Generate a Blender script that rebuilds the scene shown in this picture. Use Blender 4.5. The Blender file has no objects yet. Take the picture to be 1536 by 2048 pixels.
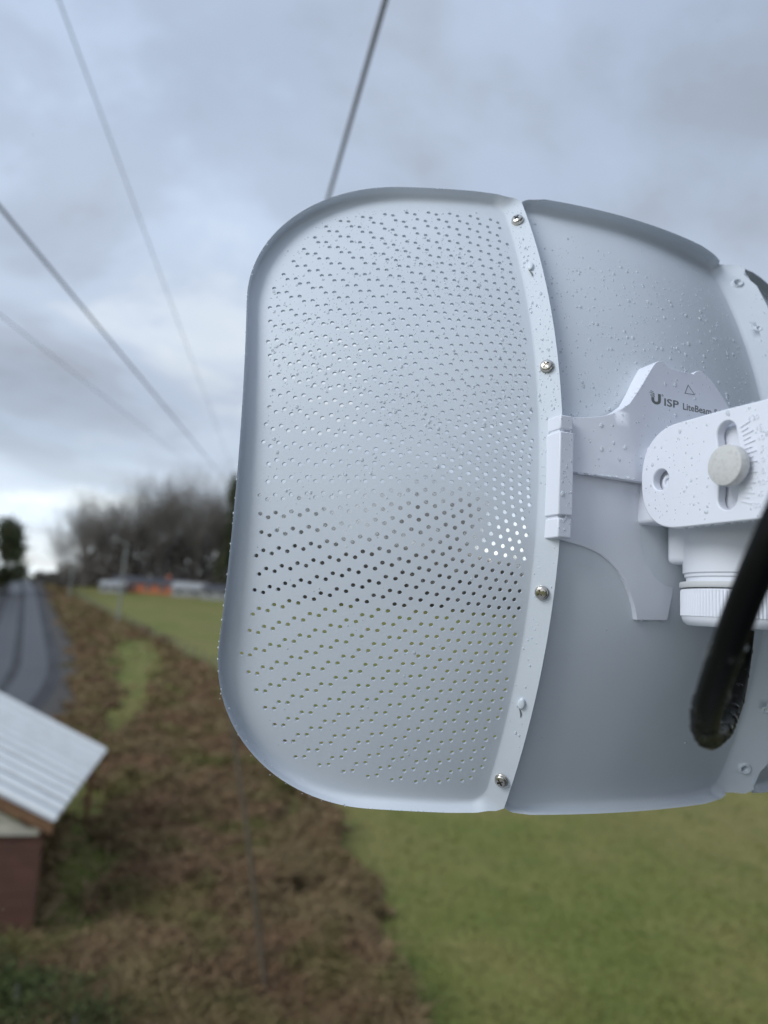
import bpy, bmesh, math, random
from mathutils import Vector, Matrix, noise
from mathutils.geometry import delaunay_2d_cdt
random.seed(7)
SC = bpy.context.scene
COL = SC.collection
R_ = math.radians

# ------------------------------------------------------------------ camera
FPX, CX, CY = 1419.0, 768.0, 1024.0          # focal length / centre in photo pixels
H = 0.0                                      # the camera is the origin ...
GROUND = -8.0                                # ... and stands 8 m above the foot of the slope
PITCH, ROLL = 7.1, 3.9
cam_d = bpy.data.cameras.new('camera')
cam = bpy.data.objects.new('camera', cam_d); COL.objects.link(cam)
cam_d.sensor_fit = 'VERTICAL'; cam_d.sensor_height = 36.0
cam_d.lens = 36.0 * FPX / 2048.0
cam_d.clip_start = 0.01; cam_d.clip_end = 6000
cam_d.dof.use_dof = True
cam_d.dof.focus_distance = 0.277
cam_d.dof.aperture_fstop = cam_d.lens / 3.3
CAM = Matrix.Translation((0, 0, H)) @ Matrix.Rotation(R_(90 + PITCH), 4, 'X') @ Matrix.Rotation(R_(ROLL), 4, 'Z')
cam.matrix_world = CAM
SC.camera = cam

# ------------------------------------------------------------------ sky, sun, exposure
SUN_DIR = Vector((-0.74, -0.45, 0.58)).normalized()    # towards the brightest part of the cloud cover
world = bpy.data.worlds.new('World'); SC.world = world
world.use_nodes = True
nt = world.node_tree; nt.nodes.clear()
def N(t, typ, **kw):
    n = t.nodes.new(typ)
    for k, v in kw.items():
        setattr(n, k, v)
    return n
def math_node(t, op, a=None, b=None, clamp=False):
    n = N(t, 'ShaderNodeMath', operation=op); n.use_clamp = clamp
    for i, v in enumerate((a, b)):
        if v is None: continue
        if isinstance(v, (int, float)): n.inputs[i].default_value = v
        else: t.links.new(v, n.inputs[i])
    return n.outputs[0]
def ramp(t, fac, stops, interp='LINEAR'):
    n = N(t, 'ShaderNodeValToRGB'); n.color_ramp.interpolation = interp
    e = n.color_ramp.elements
    while len(e) > 1: e.remove(e[-1])
    e[0].position = stops[0][0]; e[0].color = (*stops[0][1], 1)
    for p, c in stops[1:]:
        q = e.new(p); q.color = (*c, 1)
    t.links.new(fac, n.inputs[0])
    return n.outputs[0]
def mix(t, fac, a, b, typ='MIX'):
    n = N(t, 'ShaderNodeMix', data_type='RGBA', blend_type=typ)
    for s, v in ((n.inputs[0], fac), (n.inputs[6], a), (n.inputs[7], b)):
        if isinstance(v, (int, float)): s.default_value = v
        elif isinstance(v, tuple): s.default_value = (*v, 1)
        else: t.links.new(v, s)
    return n.outputs[2]
tc = N(nt, 'ShaderNodeTexCoord')
sep = N(nt, 'ShaderNodeSeparateXYZ'); nt.links.new(tc.outputs['Generated'], sep.inputs[0])
zc = math_node(nt, 'MAXIMUM', sep.outputs[2], 0.0)
den = math_node(nt, 'ADD', zc, 0.22)
comb = N(nt, 'ShaderNodeCombineXYZ')
nt.links.new(math_node(nt, 'DIVIDE', sep.outputs[0], den), comb.inputs[0])
nt.links.new(math_node(nt, 'DIVIDE', sep.outputs[1], den), comb.inputs[1])
mp = N(nt, 'ShaderNodeMapping'); mp.inputs['Location'].default_value = (3.1, 1.75, 0.4)
nt.links.new(comb.outputs[0], mp.inputs[0])
nz1 = N(nt, 'ShaderNodeTexNoise'); nz1.inputs['Scale'].default_value = 1.45; nz1.inputs['Detail'].default_value = 7; nz1.inputs['Roughness'].default_value = 0.55
nz1.inputs['Distortion'].default_value = 0.25
nt.links.new(mp.outputs[0], nz1.inputs['Vector'])
nz2 = N(nt, 'ShaderNodeTexNoise'); nz2.inputs['Scale'].default_value = 0.62; nz2.inputs['Detail'].default_value = 3
nt.links.new(mp.outputs[0], nz2.inputs['Vector'])
# cloud bases: grey bellies to pale tops
cloud = ramp(nt, nz1.outputs[0], [(0.30, (0.385, 0.415, 0.47)), (0.45, (0.465, 0.525, 0.63)), (0.54, (0.535, 0.615, 0.745)), (0.64, (0.68, 0.745, 0.83)), (0.74, (0.80, 0.84, 0.88))], 'EASE')
# overcast sky: brighter overhead, and a paler band of thin cloud low on the horizon
grad = ramp(nt, zc, [(0.0, (2.3, 2.2, 1.9)), (0.03, (2.05, 1.98, 1.75)), (0.07, (1.58, 1.55, 1.44)), (0.13, (1.28, 1.27, 1.22)), (0.19, (0.98, 0.98, 0.97)), (0.25, (0.88, 0.88, 0.88)), (0.34, (0.94, 0.95, 0.96)), (0.55, (1.02, 1.06, 1.10)), (1.0, (1.30, 1.38, 1.50))], 'EASE')
cloud = mix(nt, 1.0, cloud, grad, 'MULTIPLY')
sky = N(nt, 'ShaderNodeTexSky', sky_type='NISHITA')
sky.sun_disc = False
sky.sun_elevation = math.asin(SUN_DIR.z); sky.sun_rotation = math.atan2(SUN_DIR.x, SUN_DIR.y)
sky.air_density = 1.0; sky.dust_density = 2.0; sky.ozone_density = 1.5
skc = mix(nt, 1.0, sky.outputs[0], (0.085, 0.085, 0.085), 'MULTIPLY')
gap = ramp(nt, nz2.outputs[0], [(0.40, (0.02, 0.02, 0.02)), (0.70, (0.42, 0.42, 0.42))])
skyout = mix(nt, gap, cloud, skc)
bg = N(nt, 'ShaderNodeBackground'); nt.links.new(skyout, bg.inputs[0]); bg.inputs[1].default_value = 1.0
wo = N(nt, 'ShaderNodeOutputWorld'); nt.links.new(bg.outputs[0], wo.inputs[0])

sun_d = bpy.data.lights.new('sun', 'SUN'); sun_d.energy = 1.5; sun_d.angle = R_(30); sun_d.color = (0.93, 0.97, 1.0)
sun = bpy.data.objects.new('sun', sun_d); COL.objects.link(sun)
sun.rotation_euler = SUN_DIR.to_track_quat('Z', 'Y').to_euler()
SC.view_settings.view_transform = 'Standard'; SC.view_settings.look = 'None'
SC.view_settings.exposure = 0.24; SC.view_settings.gamma = 1.0
SC.view_settings.use_curve_mapping = False
SC.render.engine = 'CYCLES'
SC.cycles.use_denoising = True
SC.cycles.max_bounces = 8; SC.cycles.transmission_bounces = 6; SC.cycles.transparent_max_bounces = 8

# ------------------------------------------------------------------ helpers
def ray(u, v):
    return (CAM.to_3x3() @ Vector(((u - CX) / FPX, -(v - CY) / FPX, -1.0)))
def at(u, v, d):                       # point at depth d along the optical axis
    return Vector((0, 0, H)) + ray(u, v) * d
def gz(x, y):                          # terrain: a field that climbs 4.4 % to a crest
    s = 0.044
    if y < 0: return GROUND
    if y < 180: return GROUND + s * y
    if y < 240: return GROUND + s * 180 + 0.3 * math.sin((y - 180) / 60 * math.pi / 2)
    return GROUND + s * 180 + 0.3 - 0.002 * (y - 240)
def G(u, v):                           # where the sight line of a photo pixel meets the ground
    d = ray(u, v); o = Vector((0, 0, H)); a, b = 0.5, 400.0
    for _ in range(60):
        m = (a + b) / 2; p = o + d * m
        if p.z > gz(p.x, p.y): a = m
        else: b = m
    p = o + d * a
    return Vector((p.x, p.y, gz(p.x, p.y)))
def add(o, parent=None):
    COL.objects.link(o)
    if parent is not None: o.parent = parent
    return o
def tag(o, label=None, cat=None, group=None, kind=None):
    if label: o['label'] = label
    if cat: o['category'] = cat
    if group: o['group'] = group
    if kind: o['kind'] = kind
    return o
def empty(name, loc=(0, 0, 0)):
    o = bpy.data.objects.new(name, None); COL.objects.link(o); o.location = loc; o.empty_display_size = 0.1
    return o
def mesh_obj(name, verts, faces, mat, parent=None, smooth=None):
    m = bpy.data.meshes.new(name); m.from_pydata([tuple(v) for v in verts], [], faces); m.update()
    if smooth is not None:
        m.polygons.foreach_set('use_smooth', [True] * len(m.polygons))
        if smooth < 180: m.set_sharp_from_angle(angle=R_(smooth))
    m.materials.append(mat)
    return add(bpy.data.objects.new(name, m), parent)
def bm_obj(name, bm, mat, parent=None, smooth=None):
    m = bpy.data.meshes.new(name); bm.normal_update(); bm.to_mesh(m); bm.free()
    if smooth is not None:
        m.polygons.foreach_set('use_smooth', [True] * len(m.polygons))
        if smooth < 180: m.set_sharp_from_angle(angle=R_(smooth))
    m.materials.append(mat)
    return add(bpy.data.objects.new(name, m), parent)
def box(bm, lo, hi):
    c = [(lo[0] + hi[0]) / 2, (lo[1] + hi[1]) / 2, (lo[2] + hi[2]) / 2]
    s = [hi[i] - lo[i] for i in range(3)]
    return bmesh.ops.create_cube(bm, size=1, matrix=Matrix.Translation(c) @ Matrix.Diagonal((*s, 1)))['verts']
def bevel(o, w, seg=2, ang=40):
    b = o.modifiers.new('bevel', 'BEVEL'); b.width = w; b.segments = seg; b.limit_method = 'ANGLE'; b.angle_limit = R_(ang)
    return o
def tube(pts, rad, sides=10, cap=True):
    V, F = [], []
    n = len(pts); up = Vector((0.123, 0.2, 0.97)).normalized(); prev = None
    for i, p in enumerate(pts):
        t = (pts[min(i + 1, n - 1)] - pts[max(i - 1, 0)]).normalized()
        if prev is None:
            a = t.cross(up)
            if a.length < 1e-3: a = t.cross(Vector((1, 0, 0)))
            a.normalize()
        else:
            a = (prev - t * prev.dot(t)).normalized()
        prev = a; b = t.cross(a)
        r = rad[i] if isinstance(rad, (list, tuple)) else rad
        for k in range(sides):
            th = 2 * math.pi * k / sides
            V.append(p + (a * math.cos(th) + b * math.sin(th)) * r)
    for i in range(n - 1):
        for k in range(sides):
            k2 = (k + 1) % sides
            F.append((i * sides + k, i * sides + k2, (i + 1) * sides + k2, (i + 1) * sides + k))
    if cap:
        F.append(tuple(range(sides))[::-1]); F.append(tuple(range((n - 1) * sides, n * sides)))
    return V, F
def catmull(pts, k=8):
    out = []
    for i in range(len(pts) - 1):
        p0 = pts[max(i - 1, 0)]; p1 = pts[i]; p2 = pts[i + 1]; p3 = pts[min(i + 2, len(pts) - 1)]
        for j in range(k):
            t = j / k
            out.append(0.5 * ((2 * p1) + (p2 - p0) * t + (2 * p0 - 5 * p1 + 4 * p2 - p3) * t * t + (3 * p1 - p0 - 3 * p2 + p3) * t ** 3))
    out.append(pts[-1]); return out
def in_poly(x, y, poly):
    c = False; j = len(poly) - 1
    for i in range(len(poly)):
        xi, yi = poly[i]; xj, yj = poly[j]
        if (yi > y) != (yj > y) and x < (xj - xi) * (y - yi) / (yj - yi) + xi: c = not c
        j = i
    return c

# ------------------------------------------------------------------ materials
def mat(name, col, rough=0.6, metal=0.0, spec=0.5, var=None, bump=None, coord='Object'):
    """var = (scale, colour2, lo, hi[, detail]); bump = (scale, strength, distance)"""
    m = bpy.data.materials.new(name); m.use_nodes = True; t = m.node_tree
    b = t.nodes['Principled BSDF']
    b.inputs['Base Color'].default_value = (*col, 1); b.inputs['Roughness'].default_value = rough
    b.inputs['Metallic'].default_value = metal; b.inputs['Specular IOR Level'].default_value = spec
    if var or bump:
        c = N(t, 'ShaderNodeTexCoord')
        src = c.outputs[coord]
        if coord == 'World':
            src = None
    if var:
        vs = var if isinstance(var, list) else [var]
        cur = col
        for sc_, c2, lo, hi in vs:
            n = N(t, 'ShaderNodeTexNoise'); n.inputs['Scale'].default_value = sc_; n.inputs['Detail'].default_value = 5
            t.links.new(src, n.inputs['Vector'])
            f = N(t, 'ShaderNodeMapRange'); f.inputs[1].default_value = lo; f.inputs[2].default_value = hi
            t.links.new(n.outputs[0], f.inputs[0])
            cur = mix(t, f.outputs[0], cur, c2)
        t.links.new(cur, b.inputs['Base Color'])
    if bump:
        n = N(t, 'ShaderNodeTexNoise'); n.inputs['Scale'].default_value = bump[0]; n.inputs['Detail'].default_value = 3
        t.links.new(src, n.inputs['Vector'])
        bp = N(t, 'ShaderNodeBump'); bp.inputs['Strength'].default_value = bump[1]; bp.inputs['Distance'].default_value = bump[2]
        t.links.new(n.outputs[0], bp.inputs['Height']); t.links.new(bp.outputs[0], b.inputs['Normal'])
    return m
M = {}
M['coat'] = mat('powder_coat', (0.69, 0.735, 0.79), 0.42, spec=0.45, var=(35, (0.665, 0.71, 0.765), 0.35, 0.7), bump=(1500, 0.22, 0.0002))
M['plastic'] = mat('white_plastic', (0.77, 0.79, 0.86), 0.38, spec=0.4, bump=(2200, 0.06, 0.0001))
M['knob'] = mat('grey_plastic', (0.60, 0.595, 0.575), 0.6, var=(700, (0.50, 0.495, 0.48), 0.5, 0.75), bump=(900, 0.35, 0.0003))
M['steel'] = mat('screw_steel', (0.55, 0.52, 0.47), 0.22, metal=1.0)
M['ink'] = mat('print_ink', (0.16, 0.17, 0.16), 0.6)
M['cable'] = mat('black_cable', (0.0025, 0.0025, 0.0025), 0.5, spec=0.12, var=(14, (0.004, 0.005, 0.003), 0.45, 0.7), bump=(400, 0.15, 0.0004))
M['rubber'] = mat('seal_rubber', (0.60, 0.61, 0.62), 0.6)
def water(name, cloudy):
    """clear bead of water; cloudy = share of light it scatters back from the pale paint it wets"""
    m = bpy.data.materials.new(name); m.use_nodes = True; t = m.node_tree; t.nodes.clear()
    gl = N(t, 'ShaderNodeBsdfGlass'); gl.inputs['IOR'].default_value = 1.33; gl.inputs['Roughness'].default_value = 0.0
    tr = N(t, 'ShaderNodeBsdfTransparent'); df = N(t, 'ShaderNodeBsdfDiffuse'); df.inputs[0].default_value = (0.82, 0.86, 0.91, 1)
    m1 = N(t, 'ShaderNodeMixShader'); m1.inputs[0].default_value = 0.45 if cloudy else 0.0
    m2 = N(t, 'ShaderNodeMixShader'); m2.inputs[0].default_value = cloudy; o_ = N(t, 'ShaderNodeOutputMaterial')
    t.links.new(gl.outputs[0], m1.inputs[1]); t.links.new(tr.outputs[0], m1.inputs[2]); t.links.new(m1.outputs[0], m2.inputs[1]); t.links.new(df.outputs[0], m2.inputs[2]); t.links.new(m2.outputs[0], o_.inputs[0])
    return m
M['bead'] = water('water_bead', 0.52)
wm = water('water', 0.0)
M['water'] = wm
M['grass'] = mat('field_grass', (0.134, 0.150, 0.036), 0.9, spec=0.15, var=[(0.10, (0.190, 0.160, 0.058), 0.40, 0.66), (0.35, (0.205, 0.180, 0.060), 0.45, 0.70), (1.3, (0.105, 0.130, 0.032), 0.52, 0.75), (6.0, (0.175, 0.170, 0.056), 0.5, 0.8)], bump=(4, 0.4, 0.05))
M['blade'] = mat('grass_blade', (0.145, 0.170, 0.042), 0.8, spec=0.2, var=[(0.3, (0.235, 0.205, 0.072), 0.42, 0.66), (2.0, (0.105, 0.135, 0.032), 0.5, 0.72)])
M['scrub'] = mat('dead_bramble', (0.225, 0.163, 0.085), 0.95, spec=0.1, var=[(0.35, (0.225, 0.138, 0.082), 0.38, 0.66), (0.9, (0.150, 0.112, 0.058), 0.46, 0.70), (0.45, (0.165, 0.160, 0.055), 0.52, 0.72)], bump=(5, 0.3, 0.06))
M['asphalt'] = mat('wet_asphalt', (0.038, 0.038, 0.040), 0.7, spec=0.2, var=[(0.3, (0.060, 0.060, 0.063), 0.42, 0.7), (2.0, (0.034, 0.034, 0.036), 0.5, 0.75)], bump=(30, 0.5, 0.02))
M['track'] = mat('worn_wheel_track', (0.062, 0.062, 0.065), 0.5, spec=0.3, var=(0.35, (0.050, 0.050, 0.053), 0.4, 0.7))
M['gravel'] = mat('gravel_verge', (0.062, 0.054, 0.046), 0.9, var=(3.0, (0.045, 0.042, 0.034), 0.45, 0.7), bump=(25, 0.7, 0.03))
M['roofing'] = mat('corrugated_roof_sheet', (0.55, 0.56, 0.55), 0.55, var=[(0.8, (0.46, 0.47, 0.46), 0.45, 0.7), (5, (0.56, 0.57, 0.57), 0.5, 0.8)])
M['paving'] = mat('bounce_concrete', (0.34, 0.34, 0.35), 0.85, var=[(0.8, (0.27, 0.27, 0.28), 0.4, 0.7), (6, (0.32, 0.32, 0.33), 0.4, 0.7)], bump=(20, 0.3, 0.01))
M['roofrib_lit'] = mat('roof_rib_lit', (0.84, 0.84, 0.81), 0.5, var=(3, (0.76, 0.76, 0.73), 0.45, 0.7))
M['redwall'] = mat('dark_red_boards', (0.125, 0.056, 0.038), 0.8, var=(2.0, (0.088, 0.044, 0.031), 0.4, 0.7))
M['cream'] = mat('cream_boards', (0.50, 0.47, 0.38), 0.7, var=(3.0, (0.40, 0.38, 0.31), 0.45, 0.7))
M['fascia'] = mat('brown_fascia', (0.24, 0.125, 0.062), 0.7, var=(5, (0.16, 0.085, 0.045), 0.45, 0.7))
M['trimw'] = mat('white_trim', (0.62, 0.62, 0.60), 0.6)
M['brick'] = mat('orange_brick', (0.55, 0.17, 0.08), 0.8, var=(0.6, (0.46, 0.14, 0.065), 0.4, 0.7))
M['slate'] = mat('dark_roof_tiles', (0.075, 0.075, 0.085), 0.6, var=(0.7, (0.055, 0.055, 0.062), 0.4, 0.7))
M['render_w'] = mat('pale_render', (0.34, 0.34, 0.33), 0.8, var=(0.5, (0.27, 0.27, 0.27), 0.4, 0.7))
M['pane'] = mat('window_pane', (0.03, 0.035, 0.04), 0.1)
M['bark'] = mat('winter_bark', (0.150, 0.137, 0.122), 0.95, spec=0.1, var=(0.15, (0.175, 0.150, 0.132), 0.4, 0.7))
M['twig'] = mat('winter_twigs', (0.200, 0.182, 0.162), 0.95, spec=0.1, var=(0.12, (0.225, 0.192, 0.168), 0.4, 0.7))
M['needle'] = mat('evergreen_leaf', (0.065, 0.078, 0.034), 0.8, var=(0.5, (0.100, 0.102, 0.040), 0.45, 0.7))
M['leaf'] = mat('shrub_leaf', (0.085, 0.105, 0.036), 0.8, spec=0.15, var=[(1.5, (0.062, 0.072, 0.030), 0.4, 0.65), (0.8, (0.125, 0.120, 0.050), 0.52, 0.7)])
M['oldwood'] = mat('weathered_wood', (0.115, 0.092, 0.062), 0.9, var=(2.0, (0.085, 0.068, 0.048), 0.4, 0.7))
M['wood'] = mat('grey_wood', (0.17, 0.15, 0.13), 0.9, var=(2.0, (0.12, 0.105, 0.09), 0.4, 0.7))
M['concrete'] = mat('pale_concrete', (0.25, 0.26, 0.24), 0.85, var=(1.0, (0.21, 0.215, 0.20), 0.4, 0.7))
M['slateboard'] = mat('shade_house_boards', (0.060, 0.066, 0.076), 0.8, var=(2.0, (0.045, 0.05, 0.06), 0.4, 0.7))
M['wire'] = mat('grey_wire', (0.30, 0.31, 0.33), 0.6)
M['wire_d'] = mat('dark_grey_wire', (0.17, 0.175, 0.18), 0.6)
M['galv'] = mat('galvanised_steel', (0.45, 0.46, 0.47), 0.4, metal=0.8, var=(20, (0.35, 0.36, 0.37), 0.4, 0.7))
# ------------------------------------------------------------------ terrain, road
def grid_ground():
    xs = [-1500, -700, -350, -200] + [-120 + 8 * i for i in range(31)] + [200, 350, 700, 1500]
    ys = [-1500, -600, -200, -80, -40, -20, -10, 0] + [4 * i for i in range(1, 46)] + [190, 200, 210, 220, 230, 240, 300, 500, 1000, 2500]
    V = [(x, y, gz(x, y)) for y in ys for x in xs]; W = len(xs)
    F = [(j * W + i, j * W + i + 1, (j + 1) * W + i + 1, (j + 1) * W + i) for j in range(len(ys) - 1) for i in range(W - 1)]
    o = mesh_obj('ground', V, F, M['grass'], smooth=180)
    tag(o, kind='structure')
grid_ground()
# right-hand edge of the road, from the crest down to where it bends away behind the shed
edge = [G(66, 1151), G(72, 1158), G(82, 1174), G(103, 1228), G(128, 1300), G(138, 1345), G(120, 1400), G(60, 1455), G(-60, 1510), G(-250, 1560)]
edge = [edge[0] + (edge[0] - edge[1]).normalized() * 60] + edge
edge = catmull([Vector((p.x, p.y, 0)) for p in edge], 7)
def road_side(i):
    t = (edge[max(i - 1, 0)] - edge[min(i + 1, len(edge) - 1)]); t.normalize(); return Vector((-t.y, t.x, 0))
def road_strip(name, off0, off1, lift, m):
    V, F = [], []
    for i, p in enumerate(edge):
        for off in (off0, off1):
            q = p + road_side(i) * off; V.append((q.x, q.y, gz(q.x, q.y) + lift))
        if i: F.append((2 * i - 2, 2 * i, 2 * i + 1, 2 * i - 1))
    return tag(mesh_obj(name, V, F, m), kind='structure')
def on_road(x, y):
    return min(((p.x - x) ** 2 + (p.y - y) ** 2, (Vector((x, y, 0)) - p).dot(road_side(i))) for i, p in enumerate(edge))[1] > -1.6 and min((p.x - x) ** 2 + (p.y - y) ** 2 for p in edge) < 81
road_strip('road', 0.0, 6.4, 0.05, M['asphalt'])
for a_, b_ in ((1.3, 2.9), (3.5, 5.1)): road_strip('wheel_track', a_, b_, 0.056, M['track'])
# unseen paving added below the camera to bounce neutral light onto the dish
yv = []
for yy in (-14, -7, 0, 3, 6.5):
    for xx in (-11, -5, 0, 4, 9): yv.append((xx, yy, gz(xx, yy) + 0.03))
tag(mesh_obj('bounce_paving', yv, [(j * 5 + i, j * 5 + i + 1, (j + 1) * 5 + i + 1, (j + 1) * 5 + i) for j in range(4) for i in range(4)], M['paving']), kind='structure')
road_strip('road_verge', -1.6, 0.5, 0.06, M['gravel']); road_strip('road_verge', 6.4, 8.0, 0.03, M['gravel'])

# ------------------------------------------------------------------ the dish
DISH = CAM @ Matrix.Translation((0.1265, 0.0086, -0.2855)) @ Matrix.Rotation(Vector((-0.1202, 0.3867, -0.0764)).length, 4, Vector((-0.1202, 0.3867, -0.0764)))
FI = 0.002043                                    # z = -FI (x2 + y2), millimetres
MM = 0.001
dish = empty('dish_antenna'); dish.matrix_world = DISH
tag(dish, 'white perforated dish antenna with pole bracket, wet with raindrops', 'antenna')
def para(x, y): return -FI * (x * x + y * y)
def pnorm(x, y): return Vector((2 * FI * x, 2 * FI * y, 1)).normalized()

def cdt_solid(name, m, pts, edges, front, back, keep, parent, smooth=180):
    """triangulate points with constrained edges, keep(cx, cy) filters triangles, front/back map an input index to space"""
    res = delaunay_2d_cdt([Vector(p) for p in pts], edges, [], 0, 1e-6)
    vs, fs, ov = res[0], res[2], res[3]
    tri = []
    for f in fs:
        cx_ = sum(vs[i].x for i in f) / 3; cy_ = sum(vs[i].y for i in f) / 3
        if keep(cx_, cy_):
            a, b_, c = (vs[i] for i in f)
            if (b_.x - a.x) * (c.y - a.y) - (b_.y - a.y) * (c.x - a.x) < 0: f = f[::-1]
            tri.append(tuple(f))
    A = [front(vs[i], ov[i][0] if ov[i] else None) for i in range(len(vs))]
    B = [back(vs[i], ov[i][0] if ov[i] else None) for i in range(len(vs))]
    n = len(vs); V = A + B; F = list(tri) + [(c + n, b_ + n, a + n) for a, b_, c in tri]
    cnt = {}
    for a, b_, c in tri:
        for e in ((a, b_), (b_, c), (c, a)): cnt[e] = 1
    wall_i = {}
    def wv(i):
        if i not in wall_i:
            wall_i[i] = len(V); V.append(A[i]); V.append(B[i])
        return wall_i[i]
    for (a, b_) in list(cnt):
        if (b_, a) not in cnt:
            i, j = wv(a), wv(b_)
            F.append((j, i, i + 1, j + 1))
    return mesh_obj(name, V, F, m, parent, smooth=smooth)

def ring_pts(cx_, cy_, r, n, ph=0.0):
    return [(cx_ + r * math.cos(ph + 2 * math.pi * k / n), cy_ + r * math.sin(ph + 2 * math.pi * k / n)) for k in range(n)]

def build_panel(name, loop, cfun, holes, grid, thick, parent):
    """loop: list of (x, y, nx, ny, [(d, c)...]); holes: (x, y, r, n, c or None)"""
    pts, cs, edges = [], [], []
    K = len(loop[0][4]); n = len(loop)
    for k in range(K):
        base = len(pts)
        for (x, y, nx, ny, prof) in loop:
            d, c = prof[k]; pts.append((x + nx * d, y + ny * d)); cs.append(c)
        for i in range(n): edges.append((base + i, base + (i + 1) % n))
    outer = pts[-n:]; inner = pts[:n]
    hs = []
    for (x, y, r, m_, c) in holes:
        base = len(pts)
        for p in ring_pts(x, y, r, m_, random.random()):
            pts.append(p); cs.append(cfun(*p) if c is None else c(*p))
        for i in range(m_): edges.append((base + i, base + (i + 1) % m_))
        hs.append((x, y, r))
    cell = {}
    for h in hs: cell.setdefault((int(h[0] // 4), int(h[1] // 4)), []).append(h)
    def hole_at(x, y, extra=0.0):
        a, b_ = int(x // 4), int(y // 4)
        for i in (a - 1, a, a + 1):
            for j in (b_ - 1, b_, b_ + 1):
                for h in cell.get((i, j), ()):
                    if (x - h[0]) ** 2 + (y - h[1]) ** 2 < (h[2] + extra) ** 2: return True
        return False
    x0 = min(p[0] for p in inner); x1 = max(p[0] for p in inner); y0 = min(p[1] for p in inner); y1 = max(p[1] for p in inner)
    y = y0 + 1.5
    while y < y1 - 1:
        x = x0 + 1.5
        while x < x1 - 1:
            if in_poly(x, y, inner) and not hole_at(x, y, 0.5): pts.append((x, y)); cs.append(cfun(x, y))
            x += grid
        y += grid
    def fr(v, i):
        c = cs[i] if i is not None else cfun(v.x, v.y)
        return Vector((v.x, v.y, para(v.x, v.y) + c)) * MM
    def bk(v, i):
        c = cs[i] if i is not None else cfun(v.x, v.y)
        q = pnorm(v.x, v.y)
        return (Vector((v.x, v.y, para(v.x, v.y) + c)) - q * thick) * MM
    def keep(x, y):
        return in_poly(x, y, outer) and not hole_at(x, y)
    return cdt_solid(name, M['coat'], pts, edges, fr, bk, keep, parent)

def smooth01(t):
    t = max(0.0, min(1.0, t)); return t * t * (3 - 2 * t)
def lerp(a, b_, t): return a + (b_ - a) * t
def blend(pa, pb, t): return [(lerp(a[0], b_[0], t), lerp(a[1], b_[1], t)) for a, b_ in zip(pa, pb)]
def rim_profile(c0, top=3.0): return [(0, c0), (1.0, c0 + 0.12), (2.1, c0 + 0.7), (3.1, c0 + 1.9), (3.9, c0 + 3.6), (4.5, (c0 + 3.6 + top) / 2), (5.0, top)]
def seam_profile(c0, top, reach): return [(0, c0), (0.3, c0 + 0.25), (0.7, lerp(c0, top, 0.35)), (1.05, lerp(c0, top, 0.7)), (1.4, top - 0.12), (1.9, top), (reach, top)]

# --- side panel with the punched holes (left one; the right one mirrors it)
def wing_c(x, y): return lerp(-2.6, -4.6, smooth01((-x - 70) / 90))
def wing_loop():
    L = []; X1, Y1, X0 = -68.3, 127.0, -169.0
    def half(sgn):
        pts = []
        for i in range(26):                      # seam side, from the middle up to the corner
            y = (Y1 - 5) * i / 26; pts.append((X1, y, 1, 0, 1.0))
        for i in range(9):
            a = math.pi / 2 * i / 8
            pts.append((X1 - 5 + 5 * math.cos(a), Y1 - 5 + 5 * math.sin(a), math.cos(a), math.sin(a), 1 - smooth01((a - 0.5) / 1.07) * 0.72))
        for i in range(1, 12):
            x = lerp(X1 - 5, -112, i / 12); pts.append((x, Y1, 0, 1, 0.28 * (1 - smooth01((X1 - 5 - x) / 9))))
        for i in range(29):
            a = math.pi / 2 + math.pi / 2 * i / 28
            pts.append((-112 + 57 * math.cos(a), 70 + 57 * math.sin(a), math.cos(a), math.sin(a), 0.0))
        for i in range(1, 14):
            pts.append((X0, 70 * (1 - i / 14), -1, 0, 0.0))
        return [(x, y * sgn, nx, ny * sgn, t) for x, y, nx, ny, t in pts]
    up = half(1); dn = half(-1)[1:][::-1]
    ring = up + [(X0, 0.0, -1, 0, 0.0)] + dn
    for x, y, nx, ny, t in ring:
        c0 = wing_c(x, y)
        reach = 6.8
        if t > 0 and nx > 0.02 and abs(ny) > 0.02: reach = min((-61.5 - x) / nx, (131.2 - abs(y)) / abs(ny))
        elif t > 0 and abs(ny) > 0.9: reach = 4.2
        top = 2.0; sm = [(0, c0), (0.35, c0 + 0.06)] + [(lerp(0.35, reach, q), lerp(c0 + 0.06, top, q ** 1.05)) for q in (0.08, 0.2, 0.4, 0.7, 1.0)]
        L.append((x, y, nx, ny, blend(rim_profile(c0), sm, t)))
    return L
def wing_holes():
    def inv(arc):
        r = arc
        for _ in range(30): r = arc - (2 * FI) ** 2 * r ** 3 / 6
        return r
    out = []
    for k in range(0, 42):
        r = inv(196.8 - 3.26 * k)
        if r < 71: break
        off = 0.0
        if k % 2: off = math.degrees(1.66 / r) if r > 95 else 1.28
        for j in range(-30, 31):
            th = R_(2.5 * j + 0.8 - off)
            x, y = -r * math.cos(th), r * math.sin(th)
            if x > -70.6 or x < -164.6 or abs(y) > 121.5: continue
            if x < -112 and (x + 112) ** 2 + (abs(y) - 70) ** 2 > 53.2 ** 2 and abs(y) > 70: continue
            if y > 120 and x < -105: continue
            out.append((x + random.uniform(-.04, .04), y + random.uniform(-.04, .04), 0.80, 12, None))
    return out
holesL = wing_holes()
wing = build_panel('side_panel', wing_loop(), wing_c, holesL, 5.0, 1.1, dish)
wing['label'] = 'perforated left side panel with curved rim'
wing2 = bpy.data.objects.new('side_panel', wing.data); add(wing2, dish)
wing2.scale = (-1, 1, 1); wing2.location = (11.5 * MM, 0, 0)
wing2['label'] = 'right side panel behind the flange'

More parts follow.
